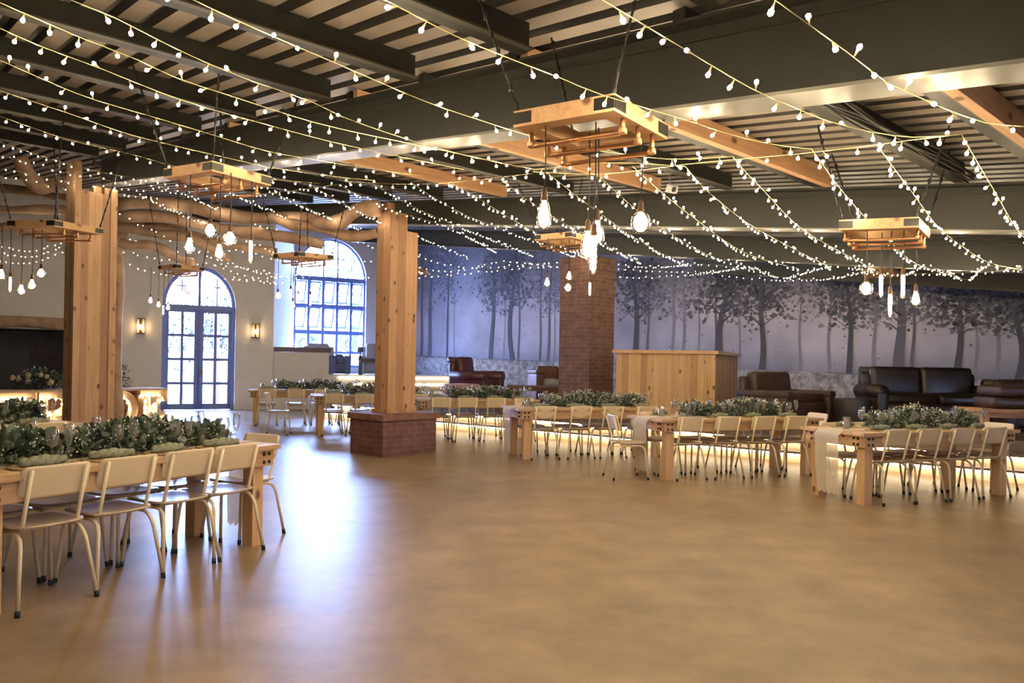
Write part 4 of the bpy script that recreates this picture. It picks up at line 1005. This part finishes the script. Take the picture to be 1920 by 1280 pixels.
# ------------------------------------------------------------------ dining tables, chairs and settings
def rounded(w_, h_, r, K=5):
    pts = []
    for cx_, cy_, a0 in ((w_ / 2 - r, h_ / 2 - r, 0), (-w_ / 2 + r, h_ / 2 - r, pi / 2), (-w_ / 2 + r, -h_ / 2 + r, pi), (w_ / 2 - r, -h_ / 2 + r, 3 * pi / 2)):
        for k in range(K + 1): a = a0 + pi / 2 * k / K; pts.append((cx_ + r * cos(a), cy_ + r * sin(a)))
    out = []
    for i, p in enumerate(pts):                      # extra points on the long sides so that the sheet can bend
        q = pts[(i + 1) % len(pts)]; out.append(p); d = math.hypot(q[0] - p[0], q[1] - p[1])
        n = int(d / .05)
        for k in range(1, n): out.append((p[0] + (q[0] - p[0]) * k / n, p[1] + (q[1] - p[1]) * k / n))
    return out
def make_chair():
    root = empty('dining_chair'); tag(root, 'cream chair', 'chair')
    def seatf(x, y, t): return (x, y, .452 + t - .014 * max(0, 1 - (x / .2) ** 2 - ((y - .02) / .2) ** 2) - .6 * max(0, -y - .15) ** 2 * 3 + .25 * max(0, y - .12) ** 2)
    mb = MB(); mb.plate(rounded(.40, .39, .09), seatf, .012, 6); mb.build('seat', M['seat'], root)
    def backf(x, y, t):
        z = .705 + y; slope = (.235 - .15) / (.79 - .475)
        return (x, .150 + (z - .475) * slope - .018 - t + .020 * (1 - (x / .19) ** 2) - .006, z)
    mb = MB(); mb.plate(rounded(.385, .185, .035), backf, .011, 6); mb.build('backrest', M['cream_back'], root)
    mb = MB()
    for x in (-.152, .152):
        mb.tube([(x, .232, .778), (x, .150, .475), (x * 1.0, .135, .452), (x, .112, .436), (x, .07, .432), (x, -.13, .434)], .0115, 10)
    mb.tube([(-.172, -.11, .434), (.172, -.11, .434)], .010, 8); mb.tube([(-.172, .08, .432), (.172, .08, .432)], .010, 8)
    mb.build('back_frame', M['cream'], root)
    for x in (-1, 1):
        mb = MB(); X = x * .172
        mb.tube([(X, .0, .425), (X, .10, .424), (X, .135, .414), (X * 1.01, .165, .39), (X * 1.05, .185, .35), (X * 1.27, .240, .025)], .0115, 10); l = mb.build('leg', M['cream'], root)
        mb = MB(); mb.tube([(X * 1.263, .239, .035), (X * 1.28, .243, 0)], .0145, 10); mb.build('rubber_foot', M['rubber'], l)
        mb = MB(); mb.tube([(X, .0, .425), (X, -.10, .424), (X, -.135, .414), (X * 1.01, -.16, .39), (X * 1.04, -.172, .35), (X * 1.20, -.205, .025)], .0115, 10); l = mb.build('leg', M['cream'], root)
        mb = MB(); mb.tube([(X * 1.195, -.204, .035), (X * 1.205, -.207, 0)], .0145, 10); mb.build('rubber_foot', M['rubber'], l)
    return root
chair0 = make_chair(); used = [False]
def place_chair(p, rz, label, group):
    if not used[0]:
        used[0] = True; chair0.location = (p[0], p[1], 0); chair0.rotation_euler.z = rz; chair0['label'] = label; chair0['group'] = group; kids(chair0); return chair0
    return dup(chair0, (p[0], p[1], 0), rz, label, group)

def child_mesh(name, mb, m, par): return mb.build(name, m, par)
BOLT = MB().lathe([(0, .012), (.010, .011), (.014, .004), (.016, 0)], 8).mesh('bolt', M['bolt'])
def make_table(L_=2.3, W_=.9):
    root = empty('dining_table'); tag(root, 'x', 'table')
    mb = MB()
    nb = 6
    for k in range(nb): mb.box((0, -W_ / 2 + W_ * (k + .5) / nb, .7425), (L_, W_ / nb - .004, .035))
    mb.build('tabletop', M['table'], root)
    ap = []
    for sgn in (-1, 1):
        o = MB().box((0, sgn * (W_ / 2 - .055), .665), (L_ - .10, .05, .12)).build('apron', M['table'], root); ap.append(('s', sgn, o))
    for sgn in (-1, 1):
        o = MB().box((sgn * (L_ / 2 - .075), 0, .665), (.05, W_ - .16, .12)).build('apron', M['table'], root); ap.append(('e', sgn, o))
    for kd, sgn, o in ap:
        for e in (-1, 1):
            for dx, dz in ((.045, .03), (.10, .03), (.045, -.03), (.10, -.03)):
                b = bpy.data.objects.new('bolt', BOLT); COL.objects.link(b); b.parent = o
                if kd == 's': b.location = (e * (L_ / 2 - .05 - dx), sgn * (W_ / 2 - .03), .665 + dz); b.rotation_euler = (pi / 2 if sgn < 0 else -pi / 2, 0, 0)
                else: b.location = (sgn * (L_ / 2 - .05), e * (W_ / 2 - .08 - dx), .665 + dz); b.rotation_euler = (0, pi / 2 * sgn, 0)
    for sx in (-1, 1):
        for sy in (-1, 1): MB().box((sx * (L_ / 2 - .155), sy * (W_ / 2 - .135), .3625), (.105, .105, .725)).build('leg', M['table_leg'], root)
    return root
table0 = make_table(); kids(table0); tused = [False]
# settings
WINE = MB().lathe([(0, 0), (.034, .001), (.033, .004), (.006, .010), (.0035, .03), (.0035, .085), (.010, .095), (.030, .115), (.039, .145), (.038, .17), (.031, .205), (.030, .205), (.037, .17), (.038, .145), (.029, .117), (.008, .099), (0, .097)], 16).mesh('wine_glass', M['glass'])
FLUTE = MB().lathe([(0, 0), (.030, .001), (.029, .004), (.005, .010), (.003, .03), (.003, .09), (.010, .10), (.022, .14), (.0265, .18), (.024, .235), (.023, .235), (.0255, .18), (.021, .142), (.008, .104), (0, .102)], 16).mesh('champagne_flute', M['glass'])
TUMB = MB().lathe([(0, .002), (.028, .0), (.031, .03), (.035, .09), (.034, .09), (.030, .03), (.026, .008), (0, .008)], 16).mesh('tumbler', M['glass'])
def napkin_mesh():
    mb = MB(); rnd = random.Random(3)
    for s_ in (0, 1):
        pts, rr_ = [], []
        for k in range(17):
            f = k / 16 - .5; pts.append((f * .27, .014 * sin(f * 14 + s_ * pi), .026 + .008 * cos(f * 14 + s_ * pi))); rr_.append((.024 + .004 * sin(k * .8 + s_ * 2)) * (1 - 2.6 * f * f) + .004)
        mb.tube(pts, rr_, 10)
    mb.ico((.0, 0, .035), .03, 2, 0, (1.0, 1.2, .8), .08)
    for _ in range(2): pass
    return mb.mesh('napkin', M['napkin'])
NAP = napkin_mesh()
def mat_mesh():
    mb = MB(); rnd = random.Random(4); prof = []
    for k in range(9): r = .155 * k / 8; prof.append((max(r, .001), .010 + .0025 * (k % 2)))
    prof += [(.165, .008), (.160, .001), (0.001, .001)]
    mb.lathe(prof, 28); return mb.mesh('placemat', M['mat_woven'])
PMAT = mat_mesh()
def leaf_garland(L_, n, big, seed, wid=.15, hgt=.15):
    rnd = random.Random(seed); mb = MB(); fl = MB(); 
    def env(x): return .55 + .45 * abs(sin(x * 3.1 + seed)) * (1 if abs(x) < L_ / 2 - .15 else .5)
    for k in range(14):
        x = -L_ / 2 + L_ * k / 13
    mb.tube([(-L_ / 2 + L_ * k / 13, .02 * sin(k * 1.3), .03) for k in range(14)], .022, 6, 2)
    for _ in range(n):
        x = rnd.uniform(-L_ / 2, L_ / 2); e = env(x); a = rnd.uniform(0, pi); q = sqrt(rnd.random())
        c_ = Vector((x, wid * e * q * cos(a), .015 + hgt * e * q * sin(a)))
        d = Vector((rnd.gauss(0, .6), cos(a) + rnd.gauss(0, .5), max(-.1, sin(a)) + rnd.gauss(0, .45))).normalized()
        s_ = rnd.uniform(.6, 1.25) * big; n_ = d.cross(Vector((rnd.gauss(0, 1), rnd.gauss(0, 1), rnd.gauss(0, 1)))).normalized(); nn = d.cross(n_)
        w_ = s_ * rnd.uniform(.28, .5)
        p = [c_, c_ + d * s_ * .35 + n_ * w_ + nn * .1 * s_, c_ + d * s_ * .75 + n_ * w_ * .75 + nn * .08 * s_, c_ + d * s_, c_ + d * s_ * .75 - n_ * w_ * .75 + nn * .08 * s_, c_ + d * s_ * .35 - n_ * w_ + nn * .1 * s_]
        for v in p: v.z = max(v.z, .004)
        mb.add(p, [(0, 1, 2, 3), (0, 3, 4, 5)], rnd.choice((0, 0, 1, 2)))
    for _ in range(int(60 * L_)):
        cx_ = rnd.uniform(-L_ / 2, L_ / 2); e = env(cx_); a = rnd.uniform(.15, pi - .15); cc = Vector((cx_, wid * e * cos(a) * .95, .02 + hgt * 1.08 * e * sin(a)))
        for k in range(rnd.randint(5, 9)):
            c_ = cc + Vector((rnd.gauss(0, .022), rnd.gauss(0, .022), rnd.gauss(0, .018))); r = rnd.uniform(.005, .009)
            vs = [c_ + Vector(v) * r for v in ((1, 0, 0), (-1, 0, 0), (0, 1, 0), (0, -1, 0), (0, 0, 1), (0, 0, -1))]
            if c_.z > .02: fl.add(vs, [(0, 2, 4), (2, 1, 4), (1, 3, 4), (3, 0, 4), (2, 0, 5), (1, 2, 5), (3, 1, 5), (0, 3, 5)], 0)
    return mb.mesh('foliage', [M['leaf0'], M['leaf1'], M['leaf2']]), fl.mesh('small_flowers', M['gyp'])
GARL = [leaf_garland(1.75, 2200, .062, 1, .15, .17), leaf_garland(1.7, 1500, .05, 2, .14, .18), leaf_garland(1.7, 1400, .05, 5, .14, .20)]
def runner_mesh(L_, ends, W_=.34, drop=.68):
    mb = MB(); rnd = random.Random(int(L_ * 10) + len(ends)); segs = []
    h = .7615; N_ = 26
    pathx = []
    if -1 in ends: pathx += [(-L_ / 2 - .012 - .03 * k / 10, h - drop + drop * k / 14) for k in range(14)]
    else: pathx += [(-L_ / 2 + .12, h)]
    pathx += [(-L_ / 2 + .0 + L_ * k / 10, h + .001) for k in range(0 if -1 in ends else 1, 11 if 1 in ends else 10)]
    if 1 in ends: pathx += [(L_ / 2 + .012 + .03 * (1 - k / 14), h - drop * k / 14) for k in range(1, 15)]
    else: pathx += [(L_ / 2 - .12, h)]
    vs = []
    for i, (x, z) in enumerate(pathx):
        hang = max(0, h - z) / drop
        for k in range(N_ + 1):
            f = k / N_ - .5; w_ = W_ * (1 - .12 * hang) ; ph = sin(f * 44 + 1.3 * sin(f * 9)) 
            off = .014 * ph * min(1, hang * 3); sx = -1 if x < 0 else 1
            zz = z + (.012 * sin(f * 30) * hang if hang > .95 else 0) + (.002 * (1 + sin(f * 60)) if hang == 0 else 0)
            vs.append((x + sx * (abs(off) + .002) if hang > 0 else x, f * w_ + .006 * sin(i * .9 + f * 5), zz))
    n1 = N_ + 1; fs = [(i * n1 + k, i * n1 + k + 1, (i + 1) * n1 + k + 1, (i + 1) * n1 + k) for i in range(len(pathx) - 1) for k in range(N_)]
    mb.add(vs, fs, 0, True); return mb
cm = M['cloth']; bs = cm.node_tree.nodes['Principled BSDF']; tr = cm.node_tree.nodes.new('ShaderNodeBsdfTranslucent'); tr.inputs[0].default_value = (.9, .8, .62, 1)
tp = cm.node_tree.nodes.new('ShaderNodeBsdfTransparent'); m1_ = cm.node_tree.nodes.new('ShaderNodeMixShader'); m2_ = cm.node_tree.nodes.new('ShaderNodeMixShader'); m1_.inputs[0].default_value = .4; m2_.inputs[0].default_value = .14
out_ = [n for n in cm.node_tree.nodes if n.type == 'OUTPUT_MATERIAL'][0]
L(cm, bs.outputs[0], m1_.inputs[1]); L(cm, tr.outputs[0], m1_.inputs[2]); L(cm, m1_.outputs[0], m2_.inputs[1]); L(cm, tp.outputs[0], m2_.inputs[2]); L(cm, m2_.outputs[0], out_.inputs[0])

def top_obj(name, me, loc, rz, label, cat, group):
    o = bpy.data.objects.new(name, me); COL.objects.link(o); o.location = loc; o.rotation_euler.z = rz; return tag(o, label, cat, group)
CAND = [MB().lathe([(0.001, .006), (.030, .006), (.030, .095), (.026, .098), (.004, .096), (0.001, .096)], 16).mesh('candle', M['candle']), MB().lathe([(.001, .001), (.040, .0), (.042, .005), (.042, .13), (.040, .13), (.040, .006), (.001, .005)], 18).mesh('glass_cylinder', M['glass'])]

def dining(idx, A, th, where, L_=2.3, W_=.9, near=4, far=4, offs=0.0, heads=(), runner=(-1,), garl=0, skip_near=(), headpos={}, glasses=True, pitch=.46, u0=.32):
    """A: near-left top corner (plan); th: heading of the long side, degrees right of the view axis"""
    u = Vector((sin(radians(th)), cos(radians(th)))); v = Vector((-u.y, u.x)); rz = atan2(u.y, u.x)
    c_ = Vector(A) + u * L_ / 2 + v * W_ / 2
    if not tused[0]:
        tused[0] = True; t = table0; t.location = (c_.x, c_.y, 0); t.rotation_euler.z = rz
    else: t = dup(table0, (c_.x, c_.y, 0), rz)
    t['label'] = 'long rustic pine dining table, ' + where; t['group'] = 'rustic dining tables'; t.scale = (L_ / 2.3, 1, 1)
    def at(a, b, z=.76): q = Vector(A) + u * a + v * b; return (q.x, q.y, z)
    # chairs
    for row, n, b, rot in (('near', near, -.11, rz + pi), ('far', far, W_ + .11, rz)):
        for k in range(n):
            if row == 'near' and k in skip_near: continue
            a = u0 + pitch * k + offs + .015 * ((k * 7 + idx) % 3 - 1); jit = .025 * (((k * 5 + idx * 3) % 5) - 2) / 2
            sgn = 1 if row == 'near' else -1
            q = at(a, b + sgn * .0 , 0)
            # chair origin is the seat centre: the back stays just outside the edge
            q = at(a, (.165 if row == 'near' else W_ - .165), 0)
            place_chair(q, (rz + pi if row == 'near' else rz) + jit, 'cream chair, %s from left, %s side of %s' % (ORD[k], row, SHORT[idx]), 'cream chairs around the dining tables')
    for hname, a, b, r_ in heads:
        place_chair(at(a, b, 0), rz + r_, 'cream chair standing at the %s of %s' % (hname, SHORT[idx]), 'cream chairs around the dining tables')
    # runner
    mb = runner_mesh(L_, runner); o = mb.build('table_runner', M['cloth'], None, (c_.x, c_.y, 0), rz); tag(o, 'pleated cream gauze runner over the end of %s' % SHORT[idx], 'table runner', 'gauze table runners')
    # garland
    f_, g_ = GARL[garl]; gs = .0 if idx < 2 else .16; root = empty('greenery_garland', (c_.x + u.x * gs, c_.y + u.y * gs, .766), rz + (pi if idx % 2 else 0)); root.scale = ((L_ - (.40 if idx < 2 else .80)) / 1.75, 1, 1.08)
    tag(root, 'leafy garland with white flowers along %s' % SHORT[idx], 'garland', 'table garlands')
    child('foliage', f_, root); child('small_flowers', g_, root)
    rnd = random.Random(idx * 7 + 1)
    for row, n, sg in (('near', near, 1), ('far', far, -1)):
        for k in range(n):
            a = u0 + pitch * k + offs; e = (lambda d: d if sg > 0 else W_ - d)
            pos = '%s place from left, %s side of %s' % (ORD[k], row, SHORT[idx])
            top_obj('placemat', PMAT, at(a, e(.165)), rnd.random() * 6, 'woven grass placemat, ' + pos, 'placemat', 'woven placemats')
            top_obj('napkin', NAP, at(a + rnd.uniform(-.02, .02), e(.15), .773), rz + rnd.gauss(.0, .25), 'sage gauze napkin, ' + pos, 'napkin', 'knotted napkins')
            if glasses:
                top_obj('wine_glass', WINE, at(a + .13, e(.265 + rnd.uniform(-.015, .015))), 0, 'round wine glass, ' + pos, 'glass', 'wine glasses')
                top_obj('champagne_flute', FLUTE, at(a + .205, e(.225)), 0, 'tall champagne flute, ' + pos, 'glass', 'champagne flutes')
                top_obj('tumbler', TUMB, at(a + .20, e(.32)), 0, 'short water tumbler, ' + pos, 'glass', 'water tumblers')
    for k, a in enumerate((.30, L_ - .42)):
        root = empty('candle_holder', at(a, W_ * (.42 if k else .58), .763)); tag(root, 'ivory candle in glass, %s end of %s' % (('left', 'right')[k], SHORT[idx]), 'candle', 'candles in glass cylinders')
        child('candle', CAND[0], root); child('glass_cylinder', CAND[1], root)
SHORT = ['the near left table', 'the left-edge far table', 'the rightmost table', 'the second table from right', 'the third table from right', 'the table behind the brick base', 'the fifth table from right', 'the farthest table']
# near left table
u1 = Vector((sin(radians(27.5)), cos(radians(27.5)))); v1 = Vector((-u1.y, u1.x)); A1 = Vector((-1.79, 5.75)) - u1 * 2.15
dining(0, A1, 27.5, 'nearest, at the lower left corner', 2.15, .84, 4, 4, 0, [('right end', 2.15 + .02, .40, -pi / 2)], (1,), 0, pitch=.43, u0=.45)
A1b = Vector((-4.1, 7.3)) - u1 * 2.1
dining(1, A1b, 27.5, 'behind the near table at the left edge', 2.06, .84, 4, 4, 0, [], (1,), 0, pitch=.43, u0=.36)
# right row
dining(2, (3.62, 7.72), 68, 'rightmost in the row by the stage', 2.4, .82, 4, 4, 0, [('right end', 2.4 + .14, .46, -pi / 2)], (-1,), 2, pitch=.50, u0=.46)
dining(3, (1.85, 9.2), 70, 'second from the right by the stage', 2.5, .85, 4, 4, 0, [('left end', -.27, .35, radians(80)), ('right end', 2.62, .45, -pi / 2)], (-1,), 1, pitch=.54, u0=.42)
dining(4, (.10, 11.0), 72, 'between the brick base and the brick pillar', 2.5, .80, 4, 4, 0, [], (-1,), 2, pitch=.56, u0=.42)
dining(5, (-1.66, 13.3), 76, 'directly behind the brick base of the middle column', 2.25, .85, 4, 4, 0, [], (-1,), 1, pitch=.51, u0=.40)
dining(6, (-3.72, 14.0), 72, 'partly hidden by the middle column', 2.3, .85, 4, 4, 0, [('left end', -.62, .32, pi / 2 - .2)], (-1,), 2, pitch=.54, u0=.40)
dining(7, (-5.62, 15.9), 72, 'farthest, in front of the half wall', 2.5, .85, 4, 4, 0, [], (-1,), 1, pitch=.58, u0=.40)

# ------------------------------------------------------------------ marquee letter table
def letter(kind, label, loc, rz, hgt=.75, wd=.60, dep=.13):
    root = empty('marquee_letter', loc, rz); tag(root, label, 'sign', 'marquee letters')
    s = .13
    shapes = {'T': ([(0, hgt - .17), (0, hgt), (wd, hgt), (wd, hgt - .17), (wd - .03, hgt - .17), (wd * .62, hgt - s), (wd * .62, 0), (wd * .38, 0), (wd * .38, hgt - s), (.03, hgt - .17)], [(.07, .63), (.19, .63), (.31, .63), (.43, .63), (.25, .5), (.25, .38), (.25, .26), (.25, .14)]),
              'E': ([(0, 0), (0, .09), (.07, .12), (.07, hgt - .12), (0, hgt - .09), (0, hgt), (wd, hgt), (wd, hgt - .24), (wd - .07, hgt - .24), (wd - .13, hgt - s), (.22, hgt - s), (.22, hgt * .5 + .05), (.29, hgt * .5 + .12), (.36, hgt * .5 + .12), (.36, hgt * .5 - .12), (.29, hgt * .5 - .12), (.22, hgt * .5 - .05), (.22, s), (wd - .13, s), (wd - .07, .24), (wd, .24), (wd, 0)],
                    [(.05, .64), (.18, .64), (.30, .64), (.43, .64), (.14, .52), (.14, .40), (.14, .28), (.14, .16), (.24, .35), (.32, .42), (.32, .30), (.45, .52), (.05, .05), (.18, .05), (.30, .05), (.43, .05), (.45, .17)])}
    if kind == 'D':
        out = [(0, 0), (0, hgt)] + [(wd * .42 + wd * .58 * sin(a), hgt / 2 + hgt / 2 * cos(a)) for a in [pi * k / 14 for k in range(15)]]
        inn = [(.15, .12), (.15, hgt - .12)] + [(wd * .42 + (wd * .58 - .14) * sin(a), hgt / 2 + (hgt / 2 - .12) * cos(a)) for a in [pi * k / 14 for k in range(15)]]
        bl = [(.06, .63), (.2, .63), (.32, .60), (.40, .50), (.44, .37), (.42, .23), (.34, .11), (.2, .06), (.07, .07), (.075, .2), (.075, .35), (.075, .5)]
    elif kind == 'R':
        out = [(0, 0), (0, hgt)] + [(wd * .5 + wd * .5 * sin(a), hgt * .70 + hgt * .30 * cos(a)) for a in [pi * k / 12 for k in range(13)]]
        inn = [(.15, hgt * .52), (.15, hgt - .12)] + [(wd * .5 + (wd * .5 - .14) * sin(a), hgt * .70 + (hgt * .30 - .11) * cos(a)) for a in [pi * k / 12 for k in range(13)]]
        bl = [(.06, .64), (.19, .64), (.31, .62), (.42, .52), (.36, .38), (.2, .33), (.075, .5), (.075, .35), (.075, .2), (.075, .07), (.3, .2), (.42, .08)]
    else: out, bl = shapes[kind]; inn = None
    bm = bmesh.new()
    def loop(pts, y): return [bm.verts.new((x, y, z)) for x, z in pts]
    if inn is None:
        a, b = loop(out, 0), loop(out, dep); f = bm.faces.new(b); bmesh.ops.triangulate(bm, faces=[f])
        n = len(out)
        for i in range(n): bm.faces.new((a[i], a[(i + 1) % n], b[(i + 1) % n], b[i]))
        # recessed face plate near the back
        mbf = MB(); c2 = loop(out, dep * .55); f = bm.faces.new(c2); bmesh.ops.triangulate(bm, faces=[f])
    else:
        n = len(out); a, b, c2, d = loop(out, 0), loop(out, dep), loop(inn, 0), loop(inn, dep); e, g2 = loop(out, dep * .55), loop(inn, dep * .55)
        for i in range(n):
            j = (i + 1) % n
            bm.faces.new((a[i], a[j], b[j], b[i])); bm.faces.new((c2[i], c2[j], d[j], d[i])); bm.faces.new((b[i], b[j], d[j], d[i])); bm.faces.new((e[i], e[j], g2[j], g2[i]))
        if kind == 'R':
            for ys in ((0, dep),):
                for q in ([(0, 0), (.15, 0), (.15, hgt * .52), (0, hgt * .52)], [(wd * .45, hgt * .4), (wd * .7, hgt * .4), (wd, 0), (wd * .72, 0)]):
                    p_, r_ = loop(q, dep * .5), loop(q, dep)
                    bm.faces.new(p_); bm.faces.new(r_)
                    for i in range(4): bm.faces.new((p_[i], p_[(i + 1) % 4], r_[(i + 1) % 4], r_[i]))
    me = bpy.data.meshes.new('letter_box'); bm.to_mesh(me); bm.free(); me.materials.append(M['marquee_wood']); o = child('letter_box', me, root)
    for x, z in bl:
        mb = MB(); mb.ico((x, dep * .35, z), .023, 2); mb.build('bulb', M['marquee'], root)
ld = Vector((sin(radians(33)), cos(radians(33)))); l0 = Vector((-8.90, 13.0)); lrz = atan2(ld.y, ld.x)
for k, (ch_, t_) in enumerate((('T', 0), ('R', .63), ('D', 1.90), ('E', 2.54))):
    p = l0 + ld * t_; letter(ch_, ['lit marquee letter T at the far left, first of the row', 'lit marquee letter R, second of the row left of the column', 'lit marquee letter D right of the left column', 'lit marquee letter E, last of the row beside the glazed door'][k], (p.x, p.y, 0), lrz)
root = empty('letter_table_top', v3(l0, .752), lrz); tag(root, 'wooden board lying on top of the row of marquee letters', 'table')
MB().box((1.5, .20, .02), (3.1, .60, .04)).build('board', M['marquee_wood'], root)
MB().box((1.5, .46, -.375), (3.0, .03, .75)).build('back_panel', M['mid_wood'], root)
# flowers on it
def flower_bunch(loc, rad, n, nroses, label, seed, airy=False, hgt=.35):
    rnd = random.Random(seed); root = empty('flower_arrangement', loc); tag(root, label, 'flowers'); mb = MB()
    for _ in range(n):
        d = Vector((rnd.gauss(0, 1), rnd.gauss(0, 1), abs(rnd.gauss(0, 1)))).normalized(); q = rnd.random() ** .5
        c_ = Vector((d.x * rad * q, d.y * rad * .45 * q, .02 + d.z * hgt * q)); dd = (d + Vector((rnd.gauss(0, .5), rnd.gauss(0, .5), rnd.gauss(0, .5)))).normalized()
        s_ = rnd.uniform(.04, .085); n_ = dd.cross(Vector((rnd.random(), rnd.random(), 1))).normalized() * s_ * (.16 if airy else .32)
        mb.add([c_, c_ + dd * s_ * .5 + n_, c_ + dd * s_, c_ + dd * s_ * .5 - n_], [(0, 1, 2, 3)], rnd.choice((0, 1, 2)))
    if airy:
        for k in range(14):
            a = rnd.uniform(-.7, .7); mb.tube([(0, 0, 0), (rad * .5 * a, 0, hgt * .5), (rad * a * 1.3, .03, hgt * rnd.uniform(.8, 1.3))], [.006, .004, .002], 5, 2)
    mb.build('foliage', [M['leaf0'], M['leaf1'], M['leaf2']], root)
    for k in range(nroses):
        c_ = Vector((rnd.uniform(-.8, .8) * rad, -rad * .28, hgt * rnd.uniform(.35, .9))); fm = MB(); r = rnd.uniform(.045, .065)
        fm.ico(c_, r * .6, 1)
        for j in range(9):
            a = j * 2.4; rr_ = r * (.5 + .05 * j); fm.ico(c_ + Vector((cos(a) * rr_ * .7, -.01, sin(a) * rr_ * .7)), r * .5, 1, 0, (1, .4, 1), .1)
        fm.build('rose', M['rose'], root)
p = l0 + ld * .75 + Vector((-ld.y, ld.x)) * .25; flower_bunch((p.x, p.y, .79), .52, 1300, 7, 'cream roses and greenery on the letter table left of the column', 3, False, .36)
p = l0 + ld * 2.05 + Vector((-ld.y, ld.x)) * .25; flower_bunch((p.x, p.y, .79), .42, 900, 0, 'airy leafy branches on the letter table right of the column', 4, True, .55)
